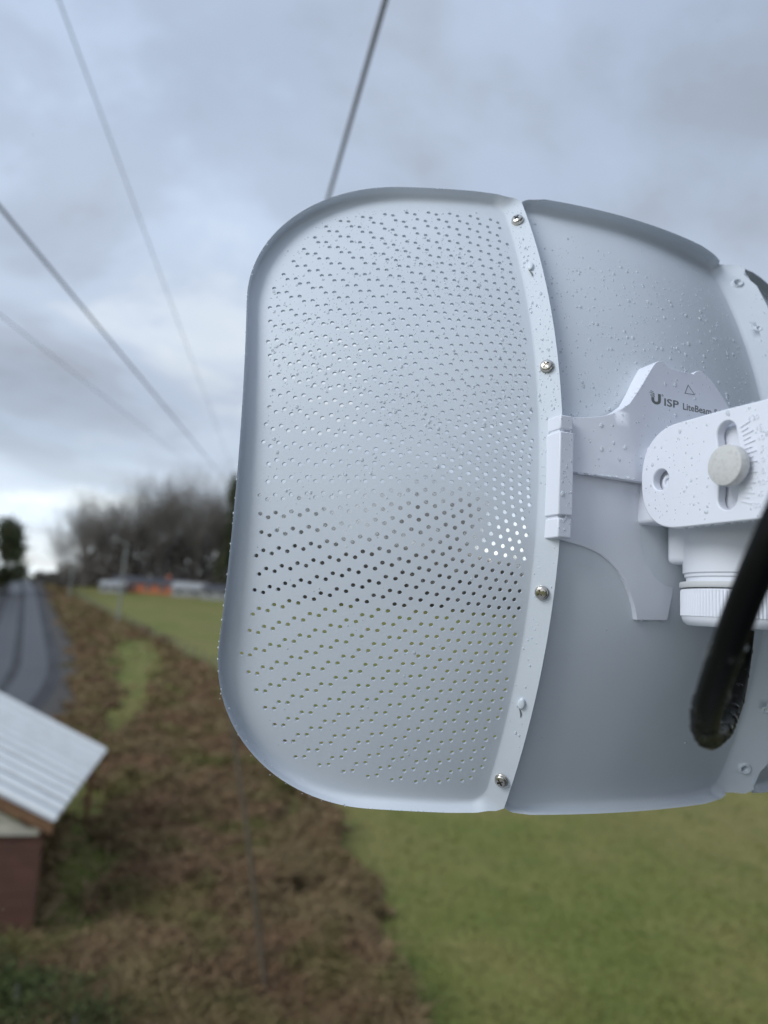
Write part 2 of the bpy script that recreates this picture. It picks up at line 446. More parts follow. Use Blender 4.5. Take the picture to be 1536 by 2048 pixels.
# --- plain centre panel
CXL, CXR = -59.3, 57.0
def cen_c(x, y): return lerp(-4.4, -6.2, smooth01((x + 15) / 68))
def flange_c(x, y): return -5.2 + 0.95 * (x - 59.0)         # folded-up right edge of the middle panel
def cen_loop():
    ring = []; Y1 = 127.3
    def seg(x0, y0, x1, y1, n, nx, ny, t0, t1, side):
        for i in range(n):
            u = i / n; ring.append((lerp(x0, x1, u), lerp(y0, y1, u), nx, ny, lerp(t0, t1, u), side))
    def arc(cx_, cy_, r, a0, a1, n, t0, t1, side):
        for i in range(n):
            u = i / n; a = lerp(a0, a1, u); ring.append((cx_ + r * math.cos(a), cy_ + r * math.sin(a), math.cos(a), math.sin(a), lerp(t0, t1, smooth01(u)), side))
    h = math.pi / 2; r = 6
    seg(CXR, -Y1 + r, CXR, Y1 - r, 46, 1, 0, 1, 1, 'R')
    arc(CXR - r, Y1 - r, r, 0, h, 10, 1, 0.25, 'R')
    seg(CXR - r, Y1, CXR - r - 10, Y1, 5, 0, 1, 0.25, 0, 'R')
    seg(CXR - r - 10, Y1, CXL + 9, Y1, 22, 0, 1, 0, 0, 'R')
    seg(CXL + 9, Y1, CXL + 4, Y1, 4, 0, 1, 0, 0.3, 'L')
    arc(CXL + 4, Y1 - 4, 4, h, 2 * h, 8, 0.3, 1, 'L')
    seg(CXL, Y1 - 4, CXL, -Y1 + 4, 46, -1, 0, 1, 1, 'L')
    arc(CXL + 4, -Y1 + 4, 4, 2 * h, 3 * h, 8, 1, 0.3, 'L')
    seg(CXL + 4, -Y1, CXL + 9, -Y1, 4, 0, -1, 0.3, 0, 'L')
    seg(CXL + 9, -Y1, CXR - r - 10, -Y1, 22, 0, -1, 0, 0, 'R')
    seg(CXR - r - 10, -Y1, CXR - r, -Y1, 5, 0, -1, 0, 0.25, 'R')
    arc(CXR - r, -Y1 + r, r, 3 * h, 4 * h, 10, 0.25, 1, 'R')
    L = []
    for x, y, nx, ny, t, side in ring:
        c0 = cen_c(x, y)
        if side == 'R':
            reach = 15.0; top = 7.0
            if nx > 0.02 and abs(ny) > 0.02:
                reach = min((72.0 - x) / nx, (131.0 - abs(y)) / abs(ny)); top = flange_c(x + nx * reach, y) if x + nx * reach > 59 else -1.0
            elif abs(ny) > 0.9: reach = 2.5; top = 0.0
            if nx > 0.98 and abs(y) > 116: reach = 15 - (abs(y) - 116) * 0.35; top = flange_c(x + reach, y)
        else:
            reach = 4.0; top = -1.7
        reach = max(reach, 1.95)
        sm = seam_profile(c0, top, reach)
        if side == 'R' and nx > 0.02: sm = [(0, c0), (0.7, c0 + 0.2)] + [(q, lerp(c0 + 0.2, top, ((q - 0.7) / max(reach - 0.7, 0.1)))) for q in [lerp(0.7, reach, k_) for k_ in (0.1, 0.25, 0.5, 0.75, 1.0)]]
        L.append((x, y, nx, ny, blend(rim_profile(c0, 3.0), sm, t)))
    return L
cen_holes = [(65.0, yy, rr, 14, flange_c) for yy, rr in ((118.0, 1.25), (-118.0, 1.25), (90.2, 0.7), (-90.2, 0.7), (44.0, 1.25), (-44.0, 1.25))]
center = build_panel('center_panel', cen_loop(), cen_c, cen_holes, 6.0, 1.1, dish)
center['label'] = 'plain solid middle panel with rolled edges'

def frame_at(x, y, c):
    """local frame on the dish skin, millimetre origin"""
    n = pnorm(x, y); a = Vector((1, 0, 2 * -FI * x)).normalized(); b_ = n.cross(a)
    Mx = Matrix((a, b_, n)).transposed().to_4x4(); Mx.translation = Vector((x, y, para(x, y) + c)) * MM
    return Mx
def lathe(prof, n=28, phase=0.0):
    """profile of (r, z) in mm, returned as verts / faces around z"""
    V, F = [], []
    for r, z in prof:
        for k in range(n):
            a = phase + 2 * math.pi * k / n; V.append(Vector((r * math.cos(a), r * math.sin(a), z)) * MM)
    for i in range(len(prof) - 1):
        for k in range(n):
            k2 = (k + 1) % n; F.append((i * n + k, i * n + k2, (i + 1) * n + k2, (i + 1) * n + k))
    if prof[-1][0] > 0.01: F.append(tuple((len(prof) - 1) * n + k for k in range(n)))
    return V, F
# screws on the left seam: pan heads with a cross recess
def cross_screw_mesh():
    bm = bmesh.new(); n = 32
    prof = [(0.95, -1.0), (0.97, 0.0), (2.75, 0.0), (2.75, 0.35), (2.6, 0.45), (2.5, 0.55), (2.5, 1.0), (2.38, 1.35), (2.15, 1.6), (1.75, 1.75)]
    V, F = lathe(prof, n); F = F[:-1]
    vs = [bm.verts.new(v) for v in V]
    for f in F: bm.faces.new([vs[i] for i in f])
    top = [vs[(len(prof) - 1) * n + k] for k in range(n)]
    # cross shaped rim and pit
    w, l = 0.36, 1.4
    cr = [(l, -w), (l, w), (w, w), (w, l), (-w, l), (-w, w), (-l, w), (-l, -w), (-w, -w), (-w, -l), (w, -l), (w, -w)]
    c1 = [bm.verts.new((x * MM, y * MM, 1.85 * MM)) for x, y in cr]
    c2 = [bm.verts.new((x * 0.75 * MM, y * 0.75 * MM, 0.5 * MM)) for x, y in cr]
    for i in range(12):
        bm.faces.new((c1[i], c1[(i + 1) % 12], c2[(i + 1) % 12], c2[i]))
    bm.faces.new(c2)
    e_out = [bm.edges.get((top[k], top[(k + 1) % n])) for k in range(n)]
    e_in = [bm.edges.get((c1[k], c1[(k + 1) % 12])) for k in range(12)]
    bmesh.ops.triangle_fill(bm, edges=e_out + e_in, use_beauty=True)
    bmesh.ops.recalc_face_normals(bm, faces=bm.faces)
    bm.faces.ensure_lookup_table()
    # drop a cap face over the pit if the fill made one
    for f in [f for f in bm.faces if all(v in c1 for v in f.verts) and f.calc_center_median().length < 2.2 * MM and abs(f.calc_center_median().x) < 0.3 * MM and abs(f.calc_center_median().y) < 0.3 * MM]:
        bm.faces.remove(f)
    m_ = bpy.data.meshes.new('screw'); bm.to_mesh(m_); bm.free()
    m_.polygons.foreach_set('use_smooth', [True] * len(m_.polygons)); m_.set_sharp_from_angle(angle=R_(38)); m_.materials.append(M['steel'])
    return m_
scm = cross_screw_mesh()
for sy in (117.8, 44.0, -44.4, -118.2):
    o = add(bpy.data.objects.new('screw', scm), dish)
    o.matrix_local = frame_at(-64.8, sy, -0.2) @ Matrix.Rotation(-0.60, 4, 'Y') @ Matrix.Rotation(random.random() * 3, 4, 'Z')
# threaded bosses on the right flange
for sy in (118.0, -118.0, 44.0, -44.0):
    V, F = lathe([(3.3, 0.0), (2.7, 0.25), (2.45, 1.0), (2.25, 1.25), (1.95, 1.25), (1.75, 1.0), (1.7, -7.0)], 24)
    o = mesh_obj('threaded_boss', V, F[:-1], M['coat'], dish, smooth=50); o.matrix_local = frame_at(65.0, sy, flange_c(65, 0) + 0.1) @ Matrix.Rotation(-0.76, 4, 'Y')
for sy in (90.2, -90.2):
    V, F = lathe([(1.7, 0.0), (1.5, 0.3), (1.2, 0.38), (0.95, 0.2), (0.85, -1.0)], 18)
    o = mesh_obj('locating_hole', V, F[:-1], M['coat'], dish, smooth=60); o.matrix_local = frame_at(65.0, sy, flange_c(65, 0) + 0.05) @ Matrix.Rotation(-0.76, 4, 'Y')
# pressed tab and slot on the left seam
for sy in (91.5, -86.8):
    V, F = lathe([(1.75, -0.3), (1.75, 0.55), (1.6, 0.8), (1.1, 0.95), (0.01, 1.0)], 22)
    V = [Vector((v.x * 0.78, v.y * 1.25, v.z)) for v in V]
    o = mesh_obj('locating_tab', V, F, M['coat'], dish, smooth=50); o.matrix_local = frame_at(-64.9, sy, -0.3) @ Matrix.Rotation(-0.60, 4, 'Y')
    pts = [Vector((math.sin(t * 2.2 - 0.2) * 0.9 - 0.6, -2.0 - 3.6 * t, 0.16)) * MM for t in [i / 8 for i in range(9)]]
    V, F = tube(pts, [0.10 * MM * (1 + 2.2 * math.sin(math.pi * i / 8)) for i in range(9)], 6)
    o = mesh_obj('tab_slot', V, F, M['ink'], dish, smooth=180); o.matrix_local = frame_at(-64.9, sy, -0.28) @ Matrix.Rotation(-0.60, 4, 'Y')

# --- plastic body: plate with the print
def prism(name, outline, zf, zb, m, parent, bev=0.5):
    """outline (x, y) in mm, zf(x, y) front height, flat back"""
    n = len(outline)
    V = [Vector((x, y, zf(x, y))) * MM for x, y in outline] + [Vector((x, y, zb)) * MM for x, y in outline]
    F = [tuple(range(n)), tuple(range(2 * n - 1, n - 1, -1))] + [((i + 1) % n, i, n + i, n + (i + 1) % n) for i in range(n)]
    a = sum(outline[i][0] * outline[(i + 1) % n][1] - outline[(i + 1) % n][0] * outline[i][1] for i in range(n))
    if a < 0: F = [f[::-1] for f in F]
    o = mesh_obj(name, V, F, m, parent, smooth=35)
    if bev: bevel(o, bev * MM, 2, 50)
    return o
PZ = -1.0
def plate_z(x, y): return lerp(-6.5, PZ, max(0.0, min(1.0, (x + 62) / 26)))
plate_out = [(-60.6, 22.4), (-57.6, 22.9), (-53.6, 23.3), (-49.6, 23.9), (-45.5, 24.7), (-41.5, 26.1), (-37.8, 28.3), (-34.0, 31.2), (-30.8, 35.6), (-27.8, 40.0), (-24.0, 46.0), (-21.5, 49.6), (-19.9, 50.8), (-17.9, 51.3), (-16.3, 50.6), (-14.7, 49.2), (-13.4, 48.9), (-0.9, 48.8), (0.2, 50.1), (1.8, 50.8), (4.0, 50.5), (7.9, 48.4), (13.4, 43.3), (18.1, 38.0), (22.5, 32.0), (28, 28), (36, 25.5), (44, 23.5), (50, 22), (50, 0.0), (-27.6, 0.4), (-46.3, 1.2), (-60.3, 1.9)]
def curved_prism(name, outline, zf, zb, m, parent, step, bev):
    n = len(outline); pts = list(outline); edges = [(i, (i + 1) % n) for i in range(n)]
    x0 = min(p[0] for p in pts); x1 = max(p[0] for p in pts); y0 = min(p[1] for p in pts); y1 = max(p[1] for p in pts)
    y = y0 + step / 2
    while y < y1:
        x = x0 + step / 2
        while x < x1:
            if in_poly(x, y, outline) and min((x - p[0]) ** 2 + (y - p[1]) ** 2 for p in outline) > 1.0: pts.append((x, y))
            x += step
        y += step
    o = cdt_solid(name, m, pts, edges, lambda v, i: Vector((v.x, v.y, zf(v.x, v.y))) * MM, lambda v, i: Vector((v.x, v.y, zb(v.x, v.y))) * MM, lambda x, y: in_poly(x, y, outline), parent, smooth=180)
    bm = bmesh.new(); bm.from_mesh(o.data); bmesh.ops.remove_doubles(bm, verts=bm.verts, dist=1e-7); bmesh.ops.recalc_face_normals(bm, faces=bm.faces); bm.to_mesh(o.data); bm.free()
    o.data.polygons.foreach_set('use_smooth', [True] * len(o.data.polygons)); o.data.set_sharp_from_angle(angle=R_(40))
    if bev: bevel(o, bev * MM, 2, 60)
    return o
curved_prism('logo_plate', plate_out, plate_z, lambda x, y: plate_z(x, y) - (3.2 if y < 12 else 3.2 + (y - 12) * 0.18), M['plastic'], dish, 6.0, 0.5)
# lower half: a lip under the plate, then a face that leans back to the foot
low_out = [(-60.2, 6.0), (-60.2, -23.8), (-58.5, -24.1), (-54.3, -24.7), (-50.0, -25.5), (-45.7, -26.6), (-41.3, -28.3), (-37.3, -30.7), (-33.4, -33.9), (-30.3, -37.6), (-27.3, -42.3), (-24.7, -47.4), (-22.9, -52.8), (-7.8, -52.4), (-5.8, -42.1), (-4.9, -36.1), (24, -36.0), (24, 6.0)]
def low_z(x, y): return lerp(-9.5, -5.0, max(0.0, min(1.0, (x + 61) / 33))) + (0.07 * y if y < 0 else 0.0)
curved_prism('lower_body', low_out, low_z, lambda x, y: min(low_z(x, y) - 3, para(x, y) - 7), M['plastic'], dish, 5.0, 0.9)
# clip that grips the seam
def boxpart(name, lo, hi, m, parent, bev, seg=2):
    bm = bmesh.new(); box(bm, [v * MM for v in lo], [v * MM for v in hi]); o = bm_obj(name, bm, m, parent, smooth=40)
    return bevel(o, bev * MM, seg, 40)
for (y0, y1, xl, zt) in ((-24.2, -16.9, -65.6, -2.4), (-15.9, 15.7, -65.9, -1.8), (16.7, 22.2, -65.4, -2.4)):
    boxpart('rail_clip', (xl, y0, -13.0), (-59.6, y1, zt), M['plastic'], dish, 0.5)
boxpart('clip_core', (-65.0, -23.4, -14.0), (-60.2, 21.4, -3.6), M['plastic'], dish, 0.3)

# --- tilt ears in the plane of the dish axis (z horizontal, y up), facing -x
def ear(name, x_front, x_back, slot=True):
    out = []
    for i in range(33):
        a = math.pi / 2 + math.pi * i / 32
        ex = 2.35
        ca, sa = math.cos(a), math.sin(a)
        zz = 20.2 + 19.2 * math.copysign(abs(ca) ** (2 / ex), ca); yy = 19.3 * math.copysign(abs(sa) ** (2 / ex), sa)
        out.append((zz, yy))
    out += [(40, -19.35), (70, -19.3), (96, -17), (96, 17), (70, 19.0), (55, 18.8), (40, 19.3), (30, 19.3)]
    pts = list(out); n = len(pts); edges = [(i, (i + 1) % n) for i in range(n)]
    hl = []
    piv = ring_pts(11.0, -0.6, 3.95, 28); b0 = len(pts); pts += piv; edges += [(b0 + i, b0 + (i + 1) % 28) for i in range(28)]; hl.append(piv)
    st = []
    for i in range(13): a = math.pi * i / 12; st.append((40.9 + 4.0 * math.cos(a), 11.0 + 4.1 * math.sin(a)))
    for i in range(1, 8): st.append((36.9 + 0.9 * math.sin(math.pi * i / 8), 11.0 - 22 * i / 8))
    for i in range(13): a = math.pi + math.pi * i / 12; st.append((40.9 + 4.0 * math.cos(a), -11.0 + 4.1 * math.sin(a)))
    for i in range(1, 8): st.append((44.9 + 0.9 * math.sin(math.pi * i / 8), -11.0 + 22 * i / 8))
    b0 = len(pts); pts += st; k = len(st); edges += [(b0 + i, b0 + (i + 1) % k) for i in range(k)]; hl.append(st)
    fr = lambda v, i: Vector((x_front, v.y, v.x)) * MM
    bk = lambda v, i: Vector((x_back, v.y, v.x)) * MM
    o = cdt_solid(name, M['plastic'], pts, edges, fr, bk, lambda x, y: in_poly(x, y, out) and not any(in_poly(x, y, h) for h in hl), dish, smooth=35)
    m_ = o.data
    bm = bmesh.new(); bm.from_mesh(m_); bmesh.ops.remove_doubles(bm, verts=bm.verts, dist=1e-6)
    bmesh.ops.dissolve_limit(bm, angle_limit=0.01, verts=bm.verts, edges=bm.edges)
    bmesh.ops.recalc_face_normals(bm, faces=bm.faces); bm.to_mesh(m_); bm.free()
    m_.polygons.foreach_set('use_smooth', [True] * len(m_.polygons)); m_.set_sharp_from_angle(angle=R_(40))
    bevel(o, 0.45 * MM, 2, 50)
    return o
ear('tilt_bracket', -30.0, -26.2)
ear('tilt_bracket', 36.0, 32.2)
# hub between the ears, seen through the slot and above the cable port
boxpart('hub_block', (-25.4, -15.5, -12.5), (31.0, 15.0, 60.0), M['plastic'], dish, 1.5, 3)
# raised flanges inside the pivot hole and the bolt
V, F = lathe([(2.9, 0), (2.9, 1.2), (2.6, 1.5), (1.6, 1.5), (1.4, 0.6), (0.01, 0.6)], 26)
o = mesh_obj('pivot_bolt', V, F, M['plastic'], dish, smooth=45)
o.matrix_local = Matrix.Translation(Vector((-25.6, -1.2, 11.6)) * MM) @ Matrix.Rotation(-math.pi / 2, 4, 'Y')
# grey locking knob in the slot
V, F = lathe([(2.9, -6), (2.9, 1.0), (6.6, 1.0), (6.8, 1.3), (6.8, 4.2), (6.65, 4.7), (6.3, 4.85), (0.01, 4.9)], 48)
o = mesh_obj('locking_knob', V, F, M['knob'], dish, smooth=40)
o.matrix_local = Matrix.Translation(Vector((-31.0, -1.4, 45.0)) * MM) @ Matrix.Rotation(-math.pi / 2, 4, 'Y')
# angle scale
EARM = Matrix(((0, 0, -1, 0), (0, 1, 0, 0), (1, 0, 0, 0), (0, 0, 0, 1)))   # local x -> +z, y -> +y, z -> -x
bm = bmesh.new()
for k in range(-8, 9):
    ang = R_(k * 2.5 * 0.95); r0 = 37.6; r1 = 41.8 if k % 2 == 0 else 40.4
    mid = (r0 + r1) / 2
    mx = Matrix.Translation(Vector((11.0 + mid * math.cos(ang), -0.6 + mid * math.sin(ang), 0.09)) * MM) @ Matrix.Rotation(ang, 4, 'Z') @ Matrix.Diagonal(((r1 - r0) * MM, 0.34 * MM, 0.42 * MM, 1))
    bmesh.ops.create_cube(bm, size=1, matrix=mx)
o = bm_obj('scale_ticks', bm, M['plastic'], dish); o.matrix_local = Matrix.Translation(Vector((-30.0, 0, 0)) * MM) @ EARM
def text_mesh(body, size, extrude, offset=0.0):
    c = bpy.data.curves.new('t', 'FONT'); c.body = body; c.size = size; c.extrude = extrude; c.align_x = 'CENTER'; c.align_y = 'CENTER'; c.offset = offset
    c.resolution_u = 3
    t_ = bpy.data.objects.new('t', c); COL.objects.link(t_)
    dg = bpy.context.evaluated_depsgraph_get(); m_ = bpy.data.meshes.new_from_object(t_.evaluated_get(dg))
    bpy.data.objects.remove(t_); bpy.data.curves.remove(c)
    return m_
def place_text(name, body, size, mx, m, parent, extrude=0.05, offset=0.0, sx=1.0):
    m_ = text_mesh(body, size * MM, extrude * MM, offset * MM); m_.materials.clear(); m_.materials.append(m)
    o = add(bpy.data.objects.new(name, m_), parent); o.matrix_local = mx @ Matrix.Diagonal((sx, 1, 1, 1)); return o
for k, txt in zip(range(-8, 9, 2), ('20', '15', '10', '5', '0', '5', '10', '15', '20')):
    ang = R_(k * 2.5 * 0.95); rr = 43.9
    place_text('scale_number', txt, 2.5, Matrix.Translation(Vector((-30.05, -0.6 + rr * math.sin(ang), 11.0 + rr * math.cos(ang))) * MM) @ EARM, M['plastic'], dish, 0.14)

# print on the plate
ZP = PZ + 0.03
def P3(x, y, z=ZP): return Matrix.Translation(Vector((x, y, z)) * MM)
def fit_text(body, x0, x1, y0, y1, full):
    o = place_text('lettering', full, 4.0, Matrix(), M['ink'], dish, 0.02, 0.05)
    m_ = text_mesh(body, 4.0 * MM, 0, 0); xs_ = [v.co.x for v in m_.vertices]; ys_ = [v.co.y for v in m_.vertices]
    fx = [v.co.x for v in o.data.vertices]; kx = (x1 - x0) * MM / (max(xs_) - min(xs_)); ky = (y1 - y0) * MM / (max(ys_) - min(ys_))
    o.matrix_local = Matrix.Translation((x0 * MM - min(fx) * kx, y0 * MM - min(ys_) * ky, ZP * MM)) @ Matrix.Diagonal((kx, ky, 1, 1))
fit_text('ISP', -16.7, -9.3, 32.9, 35.9, 'ISP')
fit_text('LiteBeam', -6.9, 8.3, 32.8, 35.5, 'LiteBeam 5AC')
# round-bottomed U mark breaking up into dots on its upper left
bm = bmesh.new()
def quad2(x0, y0, x1, y1):
    v = [bm.verts.new(Vector((a, b_, 0)) * MM) for a, b_ in ((x0, y0), (x1, y0), (x1, y1), (x0, y1))]; bm.faces.new(v)
ux, uy = 0.0, 0.0
quad2(ux + 0.75, uy - 0.4, ux + 1.9, uy + 2.1); quad2(ux - 1.9, uy - 0.4, ux - 0.75, uy + 0.5)
for i in range(10):
    a0, a1 = math.pi + math.pi * i / 10, math.pi + math.pi * (i + 1) / 10
    q = [(1.9 * math.cos(a0), 1.6 * math.sin(a0)), (1.9 * math.cos(a1), 1.6 * math.sin(a1)), (0.75 * math.cos(a1), 0.6 * math.sin(a1)), (0.75 * math.cos(a0), 0.6 * math.sin(a0))]
    bm.faces.new([bm.verts.new(Vector((ux + a, uy - 0.4 + b_, 0)) * MM) for a, b_ in q])
for dx, dy in ((-1.9, 0.65), (-1.4, 0.75), (-1.1, 1.15), (-1.75, 1.2), (-2.3, 1.0), (-1.4, 1.7), (-2.0, 1.8), (-1.0, 1.6), (-2.6, 1.9), (-1.5, 2.3), (-2.2, 2.5), (-0.95, 0.65)):
    quad2(ux + dx, uy + dy, ux + dx + 0.36, uy + dy + 0.36)
for i in range(12):
    a0, a1 = 2 * math.pi * i / 12, 2 * math.pi * (i + 1) / 12
    bm.faces.new([bm.verts.new(Vector((ux + 2.55 + r * math.cos(a), uy + 1.85 + r * math.sin(a), 0)) * MM) for r, a in ((0.36, a0), (0.36, a1), (0.2, a1), (0.2, a0))])
o = bm_obj('emblem', bm, M['ink'], dish); o.matrix_local = P3(-20.9, 34.9, ZP + 0.02) @ Matrix.Diagonal((1.28, 1.1, 1, 1))
tri = [(-4.2, 43.8), (-6.1, 39.6), (-0.4, 39.9)]
bm = bmesh.new(); c_ = (sum(p[0] for p in tri) / 3, sum(p[1] for p in tri) / 3)
inn = [(c_[0] + (p[0] - c_[0]) * 0.80, c_[1] + (p[1] - c_[1]) * 0.80) for p in tri]
for i in range(3):
    j = (i + 1) % 3
    bm.faces.new([bm.verts.new(Vector((p[0], p[1], 0)) * MM) for p in (tri[i], tri[j], inn[j], inn[i])])
o = bm_obj('direction_mark', bm, M['ink'], dish); o.matrix_local = P3(0, 0, ZP + 0.02)

# --- cable port: block, neck and ribbed cap (axis along the dish y)
YAX = Matrix(((1, 0, 0, 0), (0, 0, 1, 0), (0, -1, 0, 0), (0, 0, 0, 1)))    # local z -> +y
boxpart('port_block', (-14.0, -30.5, -3.0), (21.0, -13.0, 14.0), M['plastic'], dish, 2.2, 4)
NX, NZ = 3.5, 18.0
def on_port(V, F, name, m, ang=40):
    o = mesh_obj(name, V, F, m, dish, smooth=ang)
    o.matrix_local = Matrix.Translation(Vector((NX, 0, NZ)) * MM) @ YAX; return o
V, F = lathe([(18, -38.5), (20.0, -38.4), (20.0, -36.0), (20.6, -35.6), (20.6, -34.6), (21.2, -34.2), (21.2, -12.0)], 72); on_port(V, F, 'port_neck', M['plastic'])
V, F = lathe([(19, -39.8), (22.2, -39.8), (22.4, -39.4), (22.4, -38.0), (22.1, -37.6), (19, -37.6)], 72); on_port(V, F[:-1], 'seal_ring', M['rubber'])
nr = 112; V, F = [], []
rows = [(17.5, -53.9, 0), (19.6, -53.7, 0), (21.0, -52.6, 0), (21.6, -51.2, 0), (21.7, -50.4, 0), (21.9, -50.2, 1), (21.9, -40.8, 1), (21.6, -40.3, 0), (20.0, -40.0, 0)]
for r, z, rib in rows:
    for k in range(nr * 4):
        a = 2 * math.pi * k / (nr * 4)
        rr = r + (0.2 if (k % 4) < 2 else -0.08) * rib
        V.append(Vector((rr * math.cos(a), rr * math.sin(a), z)) * MM)
n_ = nr * 4
for i in range(len(rows) - 1):
    for k in range(n_):
        F.append((i * n_ + k, i * n_ + (k + 1) % n_, (i + 1) * n_ + (k + 1) % n_, (i + 1) * n_ + k))
F.append(tuple(range(n_))[::-1])
on_port(V, F, 'ribbed_cap', M['plastic'], 30)

# pole clamp out of the picture on the right, and the mast that carries everything
boxpart('pole_clamp', (-26.0, -19, 62.0), (32.0, 19, 108.0), M['plastic'], dish, 3, 3)
mc = DISH @ (Vector((3.5, 0, 132)) * MM)
V, F = tube([Vector((mc.x, mc.y, gz(mc.x, mc.y) - 0.3)), Vector((mc.x, mc.y, -3)), Vector((mc.x, mc.y, H + 0.9))], 0.0225, 24)
mast = mesh_obj('mast', V, F, M['galv'], smooth=60)
tag(mast, 'galvanised steel mast that carries the dish antenna', 'mast')
# unseen boarded house added to shade the dish's middle panel; holds the mast
WX, WY0, WY1, WZ = 0.55, -8.5, 0.50, 8.5
own = empty('shade_house', (WX, WY1, GROUND)); tag(own, 'unseen dark house added at the right to shade the dish', 'house')
nbw = 46
for i in range(nbw):
    z0 = -0.3 + (WZ + 0.3) * i / nbw; z1 = -0.3 + (WZ + 0.3) * (i + 1) / nbw
    bm = bmesh.new(); box(bm, (0.0 + 0.006 * (i % 2), WY0 - WY1, z0), (0.10, 0.0, z1 - 0.01)); bm_obj('wall_board', bm, M['slateboard'], own)
bm = bmesh.new(); box(bm, (0.10, WY0 - WY1, -0.3), (7.5, -0.01, WZ)); bm_obj('wall', bm, M['slateboard'], own)
tv = [(-0.12, 0.12, WZ - 0.1), (-0.12, WY0 - WY1 - 0.3, WZ - 0.1), (3.8, WY0 - WY1 - 0.3, WZ + 1.5), (3.8, 0.15, WZ + 1.5), (7.8, WY0 - WY1 - 0.3, WZ - 0.1), (7.8, 0.15, WZ - 0.1)]
mesh_obj('roof', [Vector(v) for v in tv] + [Vector(v) + Vector((0, 0, 0.12)) for v in tv], [(0, 1, 2, 3), (3, 2, 4, 5), (9, 8, 7, 6), (11, 10, 8, 9), (0, 6, 7, 1), (5, 4, 10, 11), (0, 3, 9, 6), (3, 5, 11, 9), (1, 7, 8, 2), (2, 8, 10, 4)], M['slate'], own)
for zz in (H - 0.55, H - 1.6):
    V, F = tube([Vector((mc.x, mc.y, zz)), Vector((WX + 0.02, mc.y, zz))], 0.014, 10)
    o = mesh_obj('wall_bracket', V, F, M['galv'], mast, smooth=60)

# ------------------------------------------------------------------ raindrops on the dish
DROP_BASE = [(1.0, -0.02), (0.97, 0.12), (0.87, 0.26), (0.68, 0.37), (0.39, 0.45)]
def drops(name, spots, parent, label, m='bead'):
    V, F = [], []; n = 11
    for Mx, r, sag in spots:
        b0 = len(V); ph = random.random()
        ex = random.uniform(0.88, 1.1); ey = random.uniform(0.92, 1.16) + sag; hgt = random.uniform(0.75, 1.05)
        for rr, zz in DROP_BASE:
            for k in range(n):
                a = ph + 2 * math.pi * k / n
                V.append(Mx @ (Vector((rr * ex * math.cos(a) * r, (rr * ey * math.sin(a) - zz * 0.25 * sag) * r, zz * hgt * r - 0.02)) * MM))
        V.append(Mx @ (Vector((0, -0.1 * sag * r, 0.48 * hgt * r)) * MM))
        for i in range(4):
            for k in range(n):
                k2 = (k + 1) % n; F.append((b0 + i * n + k, b0 + i * n + k2, b0 + (i + 1) * n + k2, b0 + (i + 1) * n + k))
        for k in range(n): F.append((b0 + 4 * n + k, b0 + 4 * n + (k + 1) % n, b0 + 5 * n))
    o = mesh_obj(name, V, F, M[m], parent, smooth=180)
    o['kind'] = 'stuff'; o['label'] = label
    return o
def drop_r():
    t = random.random()
    return 0.16 + 0.22 * random.random() if t < 0.62 else (0.34 + 0.34 * random.random() if t < 0.92 else 0.65 + 0.5 * random.random())
def scatter(n, x0, x1, y0, y1, cf, dens, scale=1.0):
    out = []; tries = 0
    while len(out) < n and tries < n * 30:
        tries += 1
        x = random.uniform(x0, x1); y = random.uniform(y0, y1)
        if random.random() > dens(x, y): continue
        out.append((frame_at(x, y, cf(x, y)), drop_r() * scale, random.random() * 0.25))
    return out
hcell = {}
for h in holesL: hcell.setdefault((int(h[0] // 3), int(h[1] // 3)), []).append(h)
def near_hole(x, y, d):
    a, b_ = int(x // 3), int(y // 3)
    return any((x - h[0]) ** 2 + (y - h[1]) ** 2 < d * d for i in (a - 1, a, a + 1) for j in (b_ - 1, b_, b_ + 1) for h in hcell.get((i, j), ()))
def dens_w(x, y):
    if near_hole(x, y, 1.15): return 0
    if x < -112 and abs(y) > 70 and math.hypot(x + 112, abs(y) - 70) > 54: return 0
    d = smooth01((y + 25) / 60) * (1 - 0.6 * smooth01((y - 85) / 35))
    d *= 0.35 + 0.65 * smooth01((noise.noise(Vector((x * 0.03, y * 0.03, 1))) + 0.35) / 0.6)
    return max(d, 0.02)
drops('raindrops', scatter(2000, -164, -70.5, -118, 122, wing_c, dens_w, 0.62), wing, 'fine raindrops among the punched holes')
drops('raindrops', scatter(300, -67.6, -61.9, -122, 128, lambda x, y: lerp(-2.6, 2.0, (x + 68.3) / 6.8), lambda x, y: 0.15 + 0.85 * smooth01((y + 30) / 60), 0.7), wing, 'raindrops along the seam')
def dens_c(x, y):
    d = smooth01((y - 2) / 30) * (1 - 0.9 * smooth01((y - 92) / 25))
    return max(d, 0.006)
drops('raindrops', scatter(1150, -57, 52, -118, 122, cen_c, dens_c, 0.78), center, 'raindrops on the upper half of the middle panel')
drops('raindrops', scatter(70, 60, 71, -100, 118, flange_c, lambda x, y: smooth01((y + 10) / 40), 1.1), center, 'raindrops on the right flange')
sp = []
while len(sp) < 150:
    x, y = random.uniform(-60, 20), random.uniform(4, 51)
    if -25 < x < 12 and 31.5 < y < 38: continue
    if in_poly(x, y, plate_out) and min(abs(x - p[0]) + abs(y - p[1]) for p in plate_out) > 1.2:
        sp.append((Matrix.Translation(Vector((x, y, plate_z(x, y))) * MM), drop_r() * 0.8, random.random() * 0.4))
